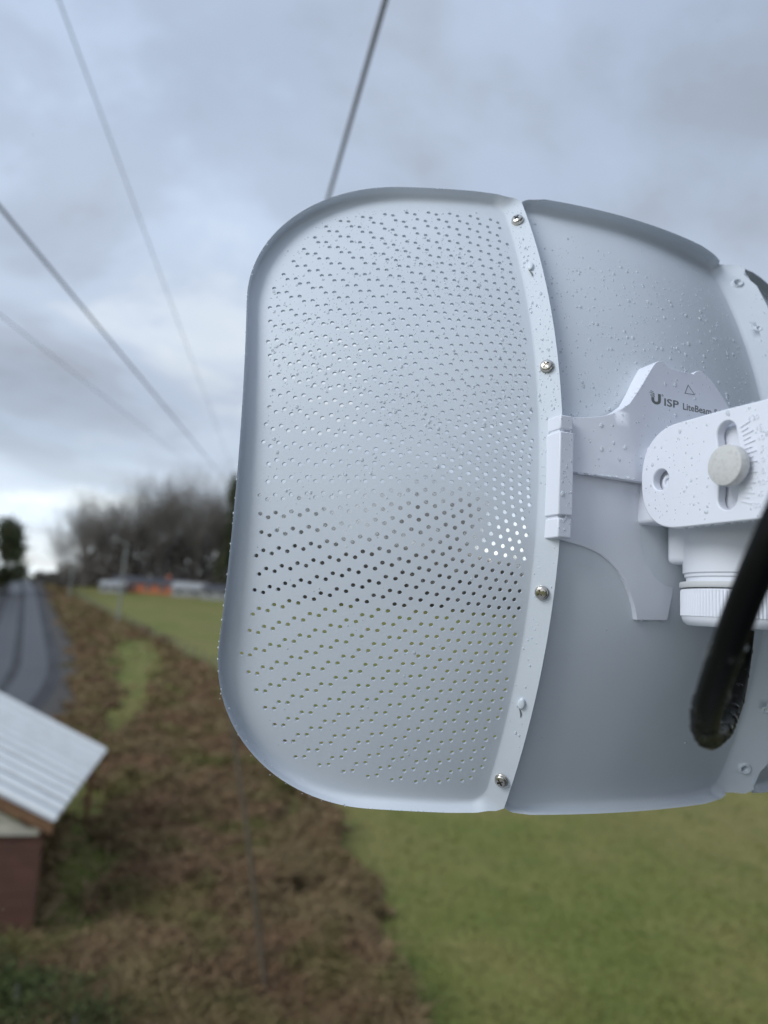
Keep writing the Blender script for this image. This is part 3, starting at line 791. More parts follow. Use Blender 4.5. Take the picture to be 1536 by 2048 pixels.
for i in range(len(plate_out) - 8):             # beads along the top edge
    (xa, ya), (xb, yb) = plate_out[i], plate_out[i + 1]
    for k in range(int(math.hypot(xb - xa, yb - ya) / 1.6) + 1):
        t = random.random(); sp.append((Matrix.Translation(Vector((lerp(xa, xb, t), lerp(ya, yb, t) - 0.25, plate_z(lerp(xa, xb, t), 0) - random.random() * 1.5)) * MM) @ Matrix.Rotation(-1.2, 4, 'X'), 0.25 + 0.5 * random.random(), 0))
for k in range(22):
    xx_ = random.uniform(-56, -30); sp.append((Matrix.Translation(Vector((xx_, 1.3, plate_z(xx_, 0) - 0.1)) * MM) @ Matrix.Rotation(-1.0, 4, 'X'), random.uniform(0.4, 1.0), 0))
drops('raindrops', sp, dish, 'raindrops on the printed plate')
sp = []
EM = Matrix.Translation(Vector((-30.0, 0, 0)) * MM) @ EARM
while len(sp) < 150:
    z, y = random.uniform(2, 60), random.uniform(-18.5, 18.5)
    if (z - 20) ** 2 + y * y > 17.5 ** 2 and z < 20: continue
    if (z - 11) ** 2 + (y + 0.6) ** 2 < 25 or (34 < z < 50 and abs(y) < 16.5): continue
    sp.append((EM @ Matrix.Translation(Vector((z, y, 0)) * MM), drop_r() * 0.75, random.random() * 0.3))
for k in range(26):
    z = random.uniform(10, 60); sp.append((EM @ Matrix.Translation(Vector((z, 19.0, -random.random() * 3)) * MM) @ Matrix.Rotation(-1.3, 4, 'X'), random.uniform(0.3, 1.0), 0))
for k in range(22):
    z = random.uniform(20, 62); sp.append((EM @ Matrix.Translation(Vector((z, -19.2, -0.6 - random.random() * 2.5)) * MM) @ Matrix.Rotation(1.5, 4, 'X'), random.uniform(0.5, 1.0), 0))
drops('raindrops', sp, dish, 'raindrops on the tilt bracket')
sp = []
while len(sp) < 46:
    y = random.uniform(-23, 21); sp.append((Matrix.Translation(Vector((random.uniform(-65.2, -60.4), y, -1.8 if -15.9 < y < 15.7 else -2.4)) * MM), drop_r() * 0.8, 0.2))
drops('raindrops', sp, dish, 'raindrops on the seam clip')
sp = []
for i, l in enumerate(wing_loop()):              # beads caught on the rim edge
    if l[0] < -80:
        for k in range(3):
            if random.random() < 0.45:
                x = l[0] + l[2] * 5; y = l[1] + l[3] * 5
                x += random.uniform(-2, 2) * -l[3]; y += random.uniform(-2, 2) * l[2]
                nn = Vector((l[2], l[3], 0.6)).normalized(); q = nn.to_track_quat('Z', 'Y').to_matrix().to_4x4()
                q.translation = Vector((x, y, para(x, y) + 2.75)) * MM
                sp.append((q, random.uniform(0.15, 0.45), 0))
drops('raindrops', sp, wing, 'tiny beads along the rim')
# hanging drops under the foot and cap
sp = []
for (x, y, z, r) in ((-21.5, -52.9, -9, 1.0), (-10, -52.6, -9.5, 1.3), (-17, -52.8, -11, 0.8)):
    sp.append((Matrix.Translation(Vector((x, y, z)) * MM) @ Matrix.Rotation(math.pi / 2, 4, 'X'), r, 0))
for a in (3.6, 4.0, 4.4, 5.0): sp.append((Matrix.Translation(Vector((NX + 18 * math.cos(a), -53.8, NZ - 18 * math.sin(a))) * MM) @ Matrix.Rotation(math.pi / 2, 4, 'X'), 1.2, 0))
drops('raindrops', sp, dish, 'hanging drops under the foot and cap', 'water')

# ------------------------------------------------------------------ black cable looping from the cap towards the camera
cap_w = DISH @ (Vector((NX, -52.5, NZ)) * MM)
path = [DISH @ (Vector((NX, -45, NZ)) * MM), cap_w, at(1480, 1330, 0.258), at(1466, 1400, 0.243), at(1444, 1450, 0.225), at(1420, 1472, 0.205), at(1409, 1452, 0.185), at(1420, 1395, 0.168), at(1452, 1302, 0.154), at(1490, 1200, 0.146),
        at(1532, 1100, 0.141), at(1580, 990, 0.139), at(1660, 800, 0.140), at(1790, 520, 0.146), at(2000, 150, 0.155), at(2150, -120, 0.16)]
top_w = Vector((mc.x, mc.y, H + 0.5))
path += [path[-1].lerp(top_w, 0.45) + Vector((0, 0, 0.05)), top_w + Vector((-0.03, 0, 0.02))]
cpts = catmull(path, 10)
V, F = tube(cpts, 0.0034, 20)
cable = mesh_obj('network_cable', V, F, M['cable'], smooth=60)
tag(cable, 'black wet cable looping down from the ribbed cap', 'cable')
sp = []
for i in range(12, 82):
    p = cpts[i]; t = (cpts[i + 1] - cpts[i - 1]).normalized()
    for _ in range(5 if 25 < i < 68 else 2):
        a = random.random() * 2 * math.pi; s = t.cross(Vector((0.3, 0.1, 0.9))).normalized(); u_ = t.cross(s)
        nn = s * math.cos(a) + u_ * math.sin(a); q = nn.to_track_quat('Z', 'Y').to_matrix().to_4x4()
        q.translation = p + nn * 0.00335 + t * random.uniform(-.002, .002)
        sp.append((q, random.choice((0.3, 0.35, 0.4, 0.5, 0.7, 1.0)) * (1.25 if i > 35 else 1.0), 0.1))
drops('raindrops', sp, cable, 'raindrops clinging to the cable', 'water')
# ------------------------------------------------------------------ overhead wires and their pole
pt = at(492, 992, 40.0)
pole = empty('utility_pole', (pt.x, pt.y, gz(pt.x, pt.y)))
tag(pole, 'wooden utility pole hidden behind the dish where the wires meet', 'pole')
ph = pt.z - pole.location.z
V, F = tube([Vector((0, 0, -0.3)), Vector((0, 0, ph * 0.5)), Vector((0, 0, ph + 0.5))], [0.14, 0.12, 0.095], 14)
mesh_obj('shaft', V, F, M['wood'], pole, smooth=60)
for k in range(4):
    V, F = tube([Vector((0.1, 0, ph - 0.25 * k)), Vector((-0.2, -0.1, ph - 0.25 * k))], 0.03, 8)
    mesh_obj('bracket', V, F, M['galv'], pole, smooth=60)
def wire(name, label, a, b, r, m, sag=0.0, n=28, group='overhead wires running to the hidden pole'):
    pts = [a.lerp(b, i / n) - Vector((0, 0, sag * 4 * (i / n) * (1 - i / n))) for i in range(n + 1)]
    V, F = tube(pts, r, 8); o = mesh_obj(name, V, F, m, smooth=180)
    return tag(o, label, 'wire', group)
def back(p, q, far):          # carry a line past its near point to the anchor behind the camera
    d = (p - q).normalized(); return p + d * far
hub = lambda k: Vector((pt.x - 0.2, pt.y - 0.1, pt.z - 0.25 * k))
q = at(118, 0, 4.2);  wire('overhead_wire', 'pale thin wire rising steeply to the top left corner', hub(0), back(q, hub(0), 3.5), 0.0045, M['wire'])
q = at(-2, 412, 2.6); wire('overhead_wire', 'thicker grey wire slanting to the left edge above the wood', hub(1), back(q, hub(1), 2.5), 0.0065, M['wire_d'])
q = at(-2, 628, 6.0); wire('overhead_wire', 'faint lowest wire crossing the clouds at far left', hub(2), back(q, hub(2), 5.0), 0.0045, M['wire'])
q = at(771, 0, 1.9);  wire('overhead_wire', 'dark thick cable rising from behind the dish to the top edge', hub(0), back(q, hub(0), 2.0), 0.0075, M['wire_d'])
# leaning old pole in the scrub
b0 = G(542, 2012); t0 = at(452, 1360, b0.y * 1.0)
V, F = tube([b0 - Vector((0, 0, 0.3)), b0.lerp(t0, 0.5), t0], [0.042, 0.04, 0.038], 12)
o = mesh_obj('leaning_pole', V, F, M['oldwood'], smooth=60); tag(o, 'leaning grey wooden pole standing in the brown scrub', 'pole')
# far lamp poles beside the road
def far_pole(u, v, vt, label, arm):
    p = G(u, v); hgt = (v - vt) / FPX * p.y
    e = empty('street_lamp', p); tag(e, label, 'street lamp', 'pale lamp poles along the road')
    V, F = tube([Vector((0, 0, -0.2)), Vector((0, 0, hgt * 0.6)), Vector((0, 0, hgt))], [0.15, 0.12, 0.08], 10)
    mesh_obj('post', V, F, M['concrete'], e, smooth=60)
    V, F = tube([Vector((0, 0, hgt - 0.15)), Vector((arm * 0.6, 0, hgt + 0.25)), Vector((arm, 0, hgt + 0.25))], 0.05, 8)
    a = mesh_obj('arm', V, F, M['concrete'], e, smooth=60)
    bm = bmesh.new(); box(bm, (arm - 0.35, -0.12, hgt + 0.17), (arm + 0.35, 0.12, hgt + 0.33)); bevel(bm_obj('lamp_head', bm, M['concrete'], a), 0.04)
    return e
far_pole(235, 1248, 1088, 'nearer pale pole standing in front of the orange house', -1.4)
far_pole(138, 1198, 1092, 'farther pale pole close to the road', -1.4)
pa, pb = at(-200, 985, 70), at(180, 1068, 150)
wire('roadside_wire', 'thin sagging wire by the dark evergreen at left, upper', pa, pb, 0.035, M['wire_d'], 0.6, group='wires beside the road')
wire('roadside_wire', 'thin sagging wire by the dark evergreen at left, lower', pa - Vector((0, 0, 0.9)), pb - Vector((0, 0, 0.6)), 0.035, M['wire_d'], 0.6, group='wires beside the road')

# ------------------------------------------------------------------ shed at the lower left
ze = GROUND + 3.1
def at_z(u, v, z):
    d = ray(u, v); return Vector((0, 0, H)) + d * ((z - H) / d.z)
en, ef = at_z(107, 1643, ze), at_z(213, 1500, ze)           # near and far end of the eave
ed = (ef - en).normalized(); up_l = Vector((-ed.y, ed.x, 0))     # horizontal, away from the eave
def pix(p):
    q = CAM.inverted() @ p; return (CX + FPX * q.x / -q.z, CY - FPX * q.y / -q.z)
best = min((abs((lambda a: (a[1] - 1390) - (0 - a[0]) * -0.52)(pix(ef + up_l * s + Vector((0, 0, s * math.tan(R_(p))))))), p) for p in range(5, 50) for s in (3.2,))
PITCH_R = best[1]
shed = empty('shed', (en.x, en.y, gz(en.x, en.y))); tag(shed, 'dark red shed with pale corrugated roof and brown bargeboard', 'shed')
so = shed.location
L_ = (ef - en).length; RUN = 4.2; tp = math.tan(R_(PITCH_R))
def S(a, s, dz=0.0):          # a along the eave, s up the slope (horizontal run)
    return en + ed * a + up_l * s + Vector((0, 0, s * tp + dz)) - so
def sheet(side):
    V, F = [], []; n = int(L_ / 0.045)
    for i in range(n + 1):
        a = L_ * i / n; w = 0.012 * math.sin(2 * math.pi * a / 0.11)
        for s in (0.0, RUN):
            if side == 0: p = S(a, s, w)
            else: p = S(a, 2 * RUN - s, w); p.z = S(a, s, w).z
            V += [p, p - Vector((0, 0, 0.02))]
        if i:
            b_ = 4 * i; F += [(b_ - 4, b_, b_ + 2, b_ - 2), (b_ - 3, b_ - 1, b_ + 3, b_ + 1)]
            F += [(b_ - 4, b_ - 3, b_ + 1, b_), (b_ - 2, b_ + 2, b_ + 3, b_ - 1)]
    F += [(0, 2, 3, 1), (4 * n, 4 * n + 1, 4 * n + 3, 4 * n + 2)]
    return mesh_obj('roof_sheet', V, F, M['roofing'], shed, smooth=60)
sheet(0); sheet(1)
for i in range(int(L_ / 0.62) + 1):            # raised ribs; paler than the pan, rib shading put into the colour
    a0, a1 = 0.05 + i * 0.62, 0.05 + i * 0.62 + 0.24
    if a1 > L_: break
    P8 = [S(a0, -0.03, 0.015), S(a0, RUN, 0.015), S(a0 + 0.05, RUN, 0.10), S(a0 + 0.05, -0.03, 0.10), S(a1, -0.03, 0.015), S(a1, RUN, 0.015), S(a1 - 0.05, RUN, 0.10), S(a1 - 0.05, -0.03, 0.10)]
    mesh_obj('roof_rib', P8, [(3, 2, 1, 0), (4, 5, 6, 7), (0, 4, 7, 3), (2, 6, 5, 1), (3, 7, 6, 2)], M['roofrib_lit'], shed)
def beam(name, pts8, m): return mesh_obj(name, pts8, [(0, 1, 2, 3), (7, 6, 5, 4), (0, 4, 5, 1), (1, 5, 6, 2), (2, 6, 7, 3), (3, 7, 4, 0)], m, shed)
for aa, nm in ((0.06, 'bargeboard'), (L_ - 0.1, 'bargeboard')):
    beam(nm, [S(aa, 0.02, -0.30), S(aa, RUN, -0.30), S(aa, RUN, -0.06), S(aa, 0.02, -0.06), S(aa + 0.04, 0.02, -0.30), S(aa + 0.04, RUN, -0.30), S(aa + 0.04, RUN, -0.06), S(aa + 0.04, 0.02, -0.06)], M['fascia'])
def wallbox(name, a0, a1, s0, s1, z0, z1, m):
    P = lambda a, s, z: en + ed * a + up_l * s + Vector((0, 0, z - en.z)) - so
    return beam(name, [P(a0, s0, z0), P(a0, s1, z0), P(a0, s1, z1), P(a0, s0, z1), P(a1, s0, z0), P(a1, s1, z0), P(a1, s1, z1), P(a1, s0, z1)], m)
g0 = so.z
# boarded gable end: separate red planks, set below a white rail and a cream gable
nb = 16
for i in range(nb):
    z0 = g0 - 0.2 + (ze - 0.32 - g0 + 0.2) * i / nb; z1 = g0 - 0.2 + (ze - 0.32 - g0 + 0.2) * (i + 1) / nb
    wallbox('wall_board', 0.22 + 0.012 * (i % 2), 0.30, 0.22, RUN * 2 - 0.3, z0, z1 - 0.012, M['redwall'])
wallbox('corner_trim', 0.19, 0.36, 1.75, 1.95, g0 - 0.1, ze - 0.34, M['trimw'])
wallbox('rail', 0.15, 0.36, 0.30, RUN * 2 - 0.3, ze - 0.32, ze - 0.20, M['cream'])
P2 = lambda a, s, z: en + ed * a + up_l * s + Vector((0, 0, z - en.z)) - so
gb = [P2(0.21, 0.5, ze - 0.2), P2(0.21, 2 * RUN - 0.5, ze - 0.2), P2(0.21, RUN, ze + RUN * tp - 0.25)]
mesh_obj('gable_panel', gb + [p + ed * 0.08 for p in gb], [(0, 1, 2), (5, 4, 3), (0, 3, 4, 1), (1, 4, 5, 2), (2, 5, 3, 0)], M['cream'], shed)
wallbox('side_wall', 0.4, L_ - 0.5, 2.4, 2.5, g0 - 0.2, ze + 2.4 * tp - 0.1, M['redwall'])
wallbox('rear_wall', L_ - 0.6, L_ - 0.5, 2.5, RUN * 2 - 0.3, g0 - 0.2, ze - 0.1, M['redwall'])
for a in (L_ - 0.3,): wallbox('porch_post', a, a + 0.12, 0.25, 0.37, g0 - 0.2, ze + 0.2 * tp - 0.02, M['fascia'])

# ------------------------------------------------------------------ houses below the wood
def house(name, u0, u1, vb, vt, label, wallm, roofm, roof_h, depth, chim=False, nwin=3, d0=None):
    p0, p1 = G(u0, vb), G(u1, vb)
    w = (p1 - p0).length * 1.0; hgt = (vb - vt) / FPX * p0.y; hw = hgt * (1 - roof_h)
    mid = (p0 + p1) / 2; mid.z = gz(mid.x, mid.y)
    e = empty(name, mid); e.rotation_euler.z = 0.06; tag(e, label, 'house')
    bm = bmesh.new(); box(bm, (-w / 2, 0, -0.5), (w / 2, depth, hw)); bm_obj('wall', bm, wallm, e)
    ov = 0.35
    V = [(-w / 2 - ov, -ov, hw - 0.02), (w / 2 + ov, -ov, hw - 0.02), (w / 2 + ov, depth + ov, hw - 0.02), (-w / 2 - ov, depth + ov, hw - 0.02), (-w / 2 - ov, depth / 2, hgt), (w / 2 + ov, depth / 2, hgt)]
    rf = mesh_obj('roof', V, [(0, 1, 5, 4), (2, 3, 4, 5), (1, 2, 5), (3, 0, 4), (3, 2, 1, 0)], roofm, e)
    if chim:
        bm = bmesh.new(); box(bm, (w * 0.2, depth / 2 - 0.3, hw), (w * 0.2 + 0.6, depth / 2 + 0.3, hgt + 0.7)); bm_obj('chimney', bm, M['brick'], rf)
    for i in range(nwin):
        x = -w / 2 + w * (i + 0.5) / nwin
        bm = bmesh.new(); box(bm, (x - 0.55, -0.06, hw * 0.38), (x + 0.55, 0.1, hw * 0.85)); f = bm_obj('window', bm, M['trimw'], e)
        bm = bmesh.new(); box(bm, (x - 0.45, -0.08, hw * 0.42), (x + 0.45, 0.05, hw * 0.81)); bm_obj('pane', bm, M['pane'], f)
    return e
house('house', 238, 345, 1187, 1153, 'long orange brick house with dark roof below the bare wood', M['brick'], M['slate'], 0.42, 7, True, 5)
house('house', 203, 236, 1185, 1161, 'small pale house left of the orange brick house', M['render_w'], M['render_w'], 0.4, 5, False, 2)
house('house', 350, 394, 1194, 1164, 'pale building right of the orange brick house', M['render_w'], M['render_w'], 0.45, 6, False, 2)
house('house', 410, 452, 1200, 1170, 'pale building half hidden by the rim of the dish', M['render_w'], M['slate'], 0.4, 6, False, 2)

# ------------------------------------------------------------------ trees
def bare_tree(seed, hgt=22.0, spread=0.36):
    rnd = random.Random(seed); V, F, V2, F2 = [], [], [], []
    def seg(a, b_, r0, r1, lst):
        VV, FF = lst; d = (b_ - a).normalized(); s = d.cross(Vector((0.3, 0.5, 0.8))).normalized(); u = d.cross(s); b0 = len(VV)
        for p, r in ((a, r0), (b_, r1)):
            for k in range(3):
                th = 2.094 * k; VV.append(p + (s * math.cos(th) + u * math.sin(th)) * r)
        for k in range(3): FF.append((b0 + k, b0 + (k + 1) % 3, b0 + 3 + (k + 1) % 3, b0 + 3 + k))
    def grow(p, d, ln, r, lvl):
        n = 3 if lvl < 2 else 2
        for i in range(n):
            d = (d + Vector((rnd.gauss(0, .12), rnd.gauss(0, .12), 0.06))).normalized()
            q = p + d * ln / n; r1 = r * 0.86
            seg(p, q, r, r1, (V, F) if lvl < 2 else (V2, F2)); p, r = q, r1
            if lvl < 5 and (lvl > 0 or i > 0):
                for _ in range(2 if lvl < 4 else 1):
                    a = rnd.uniform(0, 6.283); side = Vector((math.cos(a), math.sin(a), rnd.uniform(-0.05, 0.5))).normalized()
                    nd = (d * (1 - spread) + side * spread * 1.6).normalized()
                    grow(p, nd, ln * rnd.uniform(0.52, 0.72), r * 0.55, lvl + 1)
        if lvl < 5: grow(p, d, ln * 0.7, r * 0.8, lvl + 1)
    grow(Vector((0, 0, -0.3)), Vector((0, 0, 1)), hgt * 0.40, hgt * 0.0125, 0)
    zmax = max(v.z for v in V2); k = hgt / zmax
    def mk(nm, VV, FF, mt):
        m_ = bpy.data.meshes.new(nm); m_.from_pydata([tuple(v * k) for v in VV], [], FF); m_.update(); m_.materials.append(mt); return m_
    return mk('trunk', V, F, M['bark']), mk('crown', V2, F2, M['twig'])
tree_kinds = [bare_tree(100 + i, 22.0, (0.34, 0.40, 0.30, 0.44)[i]) for i in range(4)]
rnd = random.Random(5)
TREES = []
def place_tree(x, y, hgt, label, group):
    e = empty('bare_tree', (x, y, gz(x, y))); tag(e, label, 'tree', group)
    tr, cr = tree_kinds[rnd.randrange(4)]; s = hgt / 22.0
    e.scale = (s * rnd.uniform(1.0, 1.25), s * rnd.uniform(1.0, 1.25), s); e.rotation_euler.z = rnd.uniform(0, 6.28)
    add(bpy.data.objects.new('trunk', tr), e); add(bpy.data.objects.new('crown', cr), e)
def tree_px(u, vt, y, label, group):      # crown top at photo pixel (u, vt), standing at depth y
    p = at(u, vt, y); place_tree(p.x, p.y, p.z - gz(p.x, p.y), label, group)
WL = 'bare winter tree in the dark wood behind the houses'; WG = 'bare trees of the wood'
tops = [(146, 1020), (168, 975), (192, 962), (218, 972), (246, 955), (272, 942), (296, 945), (322, 938), (348, 930), (374, 938), (400, 925), (424, 918), (450, 922)]
for u, vt in tops: tree_px(u + rnd.uniform(-5, 5), vt, rnd.uniform(150, 160), WL, WG)
for u, vt in [(180, 1025), (205, 1015), (235, 1000), (262, 1000), (285, 990), (310, 995), (335, 985), (360, 990), (385, 980), (410, 985), (435, 975), (460, 975)]: tree_px(u + rnd.uniform(-8, 8), vt, rnd.uniform(162, 172), WL, WG)
tree_px(128, 1062, 158, 'sparse bare tree at the roadside edge of the wood', None)
WL2 = 'bare winter tree of the wood, behind the perforated panel'
for u in (480, 510, 545, 580, 620, 655, 690, 725, 830, 865, 900, 925): tree_px(u + rnd.uniform(-6, 6), (955 if u < 780 else 925) + rnd.uniform(-12, 10), rnd.uniform(150, 162), WL2, WG + ' behind the dish')
for u in (1110, 1150, 1190, 1235, 1280, 1330, 1385, 1450, 1530, 1620, 1700): tree_px(u, 1015 + 0.06 * (u - 1100) + rnd.uniform(-10, 25), rnd.uniform(150, 165), WL2, WG + ' behind the dish')
# understory: low undergrowth closing the foot of the wood
V, F = [], []
for i in range(72000):
    u = rnd.uniform(118, 1750); y = rnd.uniform(150, 176)
    if u < 160 and rnd.random() < 0.6: continue
    p = at(u, 1180, y); x = p.x
    h0 = (abs(rnd.gauss(0, 7.0)) if rnd.random() < .6 else rnd.uniform(0, 18)) * (1 if u > 185 else 0.4 if u > 150 else 0.25); cap = (13.5 if u < 950 else 12.5 if u < 1090 else 5.5) * (1 + 0.42 * noise.noise(Vector((u * 0.03, y * 0.05, 4))) + 0.3 * noise.noise(Vector((u * 0.011, 2, 8)))); cap = min(cap, 14.5) if 765 < u < 850 else cap
    if h0 > cap: h0 = cap * rnd.random() ** 0.7
    z = gz(x, y) + h0
    a = rnd.uniform(0, 6.28); s = rnd.uniform(0.4, 1.1); d = Vector((math.cos(a), math.sin(a) * .6, rnd.uniform(-.4, 1.0))) * s; n2 = Vector((rnd.gauss(0, 1), rnd.gauss(0, 1), rnd.gauss(0, 1))).normalized() * s * 0.5
    c = Vector((x, y, z)); b0_ = len(V); V += [c - d, c + n2, c + d]; F.append((b0_, b0_ + 1, b0_ + 2))
o = mesh_obj('undergrowth', V, F, M['bark']); tag(o, 'dark tangle of undergrowth at the foot of the wood', 'undergrowth', kind='stuff')

def leafy(name, base, hgt, rad, nleaf, leaf, m, label, cat, seed, conic=0.0, trunk=True, group=None):
    r = random.Random(seed); e = empty(name, base); tag(e, label, cat, group)
    V, F = [], []
    cl = [(Vector((r.gauss(0, .45), r.gauss(0, .45), r.uniform(0.15, 1.0)))) for _ in range(26)]
    for i in range(nleaf):
        c = cl[r.randrange(len(cl))]; t = c.z; w = rad * (1 - conic * t) * (0.55 + 0.45 * math.sin(math.pi * min(1, t * .9 + .1)))
        p = Vector((c.x * w, c.y * w, c.z * hgt * 0.92)) + Vector((r.gauss(0, .2) * rad, r.gauss(0, .2) * rad, r.gauss(0, .06) * hgt))
        if p.z < 0.02: p.z = 0.05 * hgt * r.random()
        a = Vector((r.gauss(0, 1), r.gauss(0, 1), r.gauss(0, 1))).normalized() * leaf; b_ = a.cross(Vector((r.gauss(0, 1), r.gauss(0, 1), r.gauss(0, 1)))).normalized() * leaf * 0.5
        k = len(V); V += [p - a, p + b_, p + a, p - b_]; F.append((k, k + 1, k + 2, k + 3))
    mesh_obj('crown', V, F, m, e)
    VV, FF = tube([Vector((0, 0, -0.2)), Vector((0.03 * rad, 0, hgt * 0.5)), Vector((0, 0.02 * rad, hgt * 0.92))], [rad * 0.10, rad * 0.07, rad * 0.02], 8)
    mesh_obj('trunk', VV, FF, M['bark'], e, smooth=60)
    return e
# evergreens left of the road
for i, (u, vt, y, lab) in enumerate(((22, 1038, 118, 'dark evergreen tree at the left edge beside the road'), (-50, 1020, 112, 'dark evergreen tree left of the road, outermost'))):
    p = at(u, vt, y); leafy('evergreen_tree', (p.x, p.y, gz(p.x, p.y)), p.z - gz(p.x, p.y), 3.2, 5000, 0.35, M['needle'], lab, 'tree', 40 + i)
p = at(478, 958, 150); leafy('pine_tree', (p.x, p.y, gz(p.x, p.y)), p.z - gz(p.x, p.y), 3.4, 4200, 0.35, M['needle'], 'tall dark pine half hidden by the edge of the dish', 'tree', 47, conic=0.5)
# low hedge where the road meets the skyline
for i, (u, v) in enumerate(((88, 1150), (112, 1156), (135, 1162))):
    p = G(u, v + 16); leafy('roadside_bush', p, 2.6 + 0.3 * i, 2.2, 1200, 0.25, M['bark'], ('leftmost', 'middle', 'rightmost')[i] + ' of three dark low bushes at the far end of the road', 'bush', 60 + i, group='bushes at the far end of the road')
# dark shrubs in front of the shed
for i, (u, v, hh, rr) in enumerate(((20, 2080, 0.9, 1.1), (90, 2050, 0.7, 1.0), (-70, 2010, 0.9, 1.1), (140, 2120, 0.7, 1.0))):
    leafy('dark_shrub', G(u, v), hh, rr, 2600, 0.045, M['leaf'], ('dark green shrub nearest the bottom left corner', 'dark green shrub right below the shed corner', 'dark green shrub at the left edge under the red wall', 'dark green shrub cut by the bottom edge, beside the scrub')[i], 'shrub', 80 + i, group='shrubs in front of the shed')

# ------------------------------------------------------------------ fence along the field
fence = empty('field_fence'); tag(fence, 'thin dark post and wire fence between scrub and field', 'fence')
fa, fb = G(150, 1196), G(470, 1372)
nfp = 34; prevp = None
V0, F0 = tube([Vector((0, 0, -0.2)), Vector((0, 0, 0.6)), Vector((0, 0, 1.25))], [0.06, 0.055, 0.05], 6)
pm = bpy.data.meshes.new('post'); pm.from_pydata([tuple(v) for v in V0], [], F0); pm.materials.append(M['wood'])
fp = []
for i in range(nfp):
    p = fa.lerp(fb, i / (nfp - 1)); p.z = gz(p.x, p.y); fp.append(p)
    o = add(bpy.data.objects.new('post', pm), fence); o.location = p
for hh in (0.5, 1.0):
    V, F = tube([p + Vector((0, 0, hh)) for p in fp], 0.008, 4); mesh_obj('strand', V, F, M['wire_d'], fence)

# ------------------------------------------------------------------ brown bramble scrub between road and field
scrub_px = [(88, 1172), (135, 1178), (150, 1198), (300, 1268), (450, 1362), (560, 1480), (640, 1600), (670, 1700), (720, 1800), (790, 1930), (850, 2048), (900, 2200), (60, 2300), (-120, 2200), (-60, 1900), (80, 1640), (150, 1420), (150, 1310), (118, 1240)]
poly = [(G(u, v).x, G(u, v).y) for u, v in scrub_px]
green_px = [[(215, 1290), (300, 1280), (330, 1330), (300, 1440), (215, 1500), (160, 1500), (220, 1420)], [(110, 1560), (200, 1520), (215, 1640), (225, 1760), (190, 1880), (60, 1930), (80, 1700)], [(520, 1600), (600, 1590), (640, 1640), (560, 1670)], [(560, 1780), (640, 1790), (640, 1860), (560, 1850)]]
greens = [[(G(u, v).x, G(u, v).y) for u, v in g] for g in green_px]
xs = [p[0] for p in poly]; ys = [p[1] for p in poly]
shed_xy = [(P2(a, s, 0) + so) for a, s in ((0.2, 2.3), (L_ - 0.4, 2.3), (L_ - 0.4, 9), (0.2, 9))]
shed_poly = [(p.x, p.y) for p in shed_xy]
rs = random.Random(11)
def scrub_ok(x, y):
    wob = 0.5 * noise.noise(Vector((x * .5, y * .5, 3.0))) + 0.35 * noise.noise(Vector((x * 1.7, y * 1.7, 9.0)))
    if not in_poly(x + wob * min(2.5, y * .05 + .6), y + wob, poly): return False
    w2 = noise.noise(Vector((x * .9, y * .6, 21.0))) * 0.5 + noise.noise(Vector((x * 2.6, y * 2.0, 31.0))) * 0.4
    if any(in_poly(x + w2 * min(2.2, .05 * y + .3), y + w2 * 1.6, g) for g in greens): return False
    return not in_poly(x, y, shed_poly)
def scrub_h(x, y):
    n = noise.noise(Vector((x * .45, y * .35, 0))) * .5 + noise.noise(Vector((x * 1.1, y * 0.7, 5))) * .22
    return max(0.08, 0.42 + 0.75 * n)
V, F = [], []; cnt = 0; tries = 0
def rnd_xy():
    # denser near the camera: pick a depth with equal share per unit of picture height
    inv = rs.uniform(1 / 150.0, 1 / 8.5); y = 1 / inv
    xlo, xhi = y * -0.62 - 1, y * 0.25 + 1
    return rs.uniform(xlo, xhi), y
while cnt < 130000 and tries < 500000:
    tries += 1
    x, y = rnd_xy()
    if not scrub_ok(x, y) and (rs.random() > 0.035 or not in_poly(x, y, poly) or in_poly(x, y, shed_poly)): continue
    hgt = scrub_h(x, y); z = gz(x, y) + hgt * (rs.random() ** 0.6)
    s = rs.uniform(0.05, 0.17) * (1 + y * 0.02)
    a = rs.uniform(0, 6.283); d = Vector((math.cos(a), math.sin(a), rs.uniform(-.5, .8))) * s * 1.6; n2 = Vector((rs.gauss(0, 1), rs.gauss(0, 1), rs.gauss(0, 1))).normalized() * (0.007 + 0.0012 * y)
    c = Vector((x, y, z)); k = len(V); V += [c - d, c + n2, c + d, c - n2]; F.append((k, k + 1, k + 2, k + 3)); cnt += 1
o = mesh_obj('bramble_scrub', V, F, M['scrub']); tag(o, 'brown dead bramble scrub between the road and the field', 'scrub', kind='stuff')
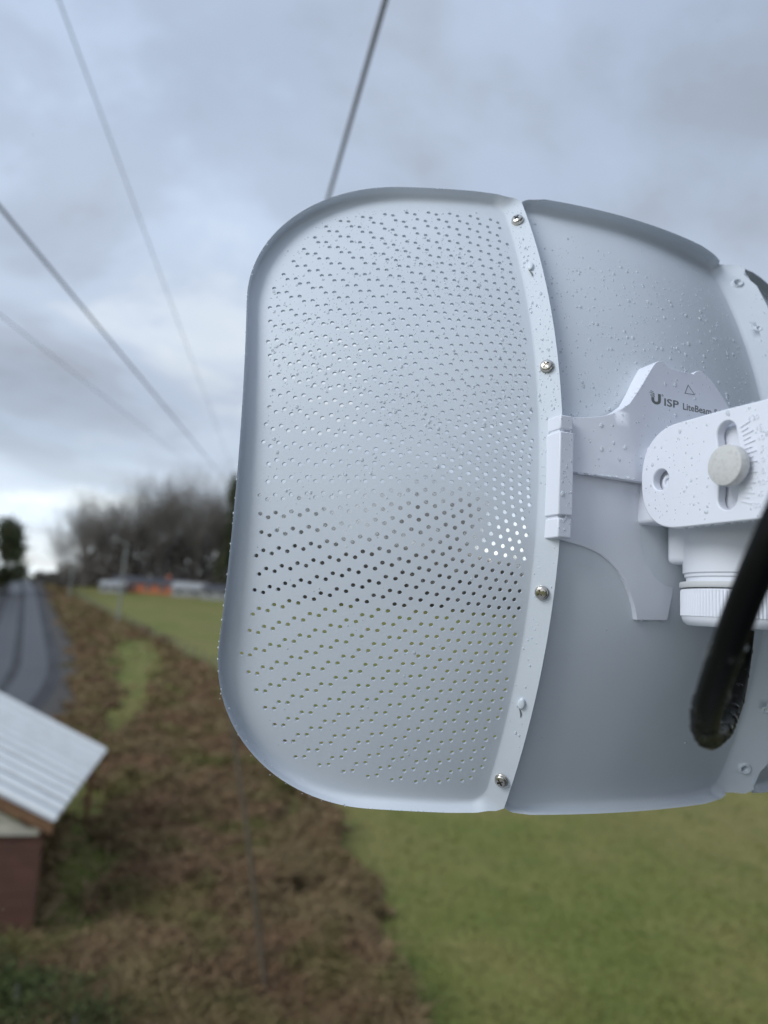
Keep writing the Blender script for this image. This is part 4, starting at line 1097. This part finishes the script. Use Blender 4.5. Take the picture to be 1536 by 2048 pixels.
# matted litter under the brambles
def edge_f(x, y):
    return sum(scrub_ok(x + 0.45 * math.cos(k * 1.047), y + 0.45 * math.sin(k * 1.047)) for k in range(6)) / 6
V, F = [], []; step = 0.3; idx = {}
y = 8.5
while y < 48:
    x = round((-0.62 * y - 2) / step) * step
    while x < 0.25 * y + 2:
        if scrub_ok(x, y):
            q = []
            for dx, dy in ((0, 0), (1, 0), (1, 1), (0, 1)):
                key = (round((x + dx * step) * 100), round((y + dy * step) * 100))
                if key not in idx:
                    xx, yy = x + dx * step, y + dy * step
                    idx[key] = len(V); V.append((xx, yy, gz(xx, yy) + 0.01 + 0.55 * scrub_h(xx, yy) * edge_f(xx, yy)))
                q.append(idx[key])
            F.append(tuple(q))
        x = round((x + step) * 100) / 100
    y = round((y + step) * 100) / 100
o = mesh_obj('scrub_litter', V, F, M['scrub'], smooth=180); tag(o, 'matted brown litter under the bramble scrub', 'scrub', kind='stuff')

# ------------------------------------------------------------------ grass blades on the field
V, F = [], []; cnt = 0
while cnt < 60000:
    inv = rs.uniform(1 / 60.0, 1 / 8.0); y = 1 / inv; x = rs.uniform(-0.62 * y - 1, 0.62 * y + 1)
    if in_poly(x, y, shed_poly): continue
    if scrub_ok(x, y) and rs.random() > 0.3: continue
    if x < 0 and on_road(x, y): continue
    hh = rs.uniform(0.04, 0.11) * (4.0 if scrub_ok(x, y) else 1.0) * (1.0 + 0.8 * max(0, noise.noise(Vector((x * .6, y * .6, 2))))); w = rs.uniform(0.008, 0.02) * (1 + y * .03); a = rs.uniform(0, 6.283)
    d = Vector((math.cos(a), math.sin(a), 0)) * w; ln = Vector((rs.gauss(0, .06), rs.gauss(0, .06), hh)); c = Vector((x, y, gz(x, y))); k = len(V)
    V += [c - d, c + d, c + ln]; F.append((k, k + 1, k + 2)); cnt += 1
o = mesh_obj('grass', V, F, M['blade']); tag(o, 'short green and straw coloured grass on the field', 'grass', kind='stuff')

# a few falling raindrops
sp = []
for (u, v, d) in ((247, 1668, .45), (335, 1790, .5), (82, 1822, .5), (6, 1819, .42), (141, 1842, .55), (33, 1893, .55), (213, 1972, .5), (45, 2034, .5), (856, 1688, .4), (83, 1008, .6), (1435, 42, .5), (1385, 90, .6), (66, 270, .6), (810, 172, .7), (700, 70, .6), (1180, 90, .6), (296, 1850, .5), (125, 2035, .5)):
    p = at(u, v, d); sp.append((Matrix.Translation(p), 0.33, 1.4))
o = drops('falling_rain', sp, None, 'scattered falling raindrops in the air', 'water'); o['category'] = 'rain'
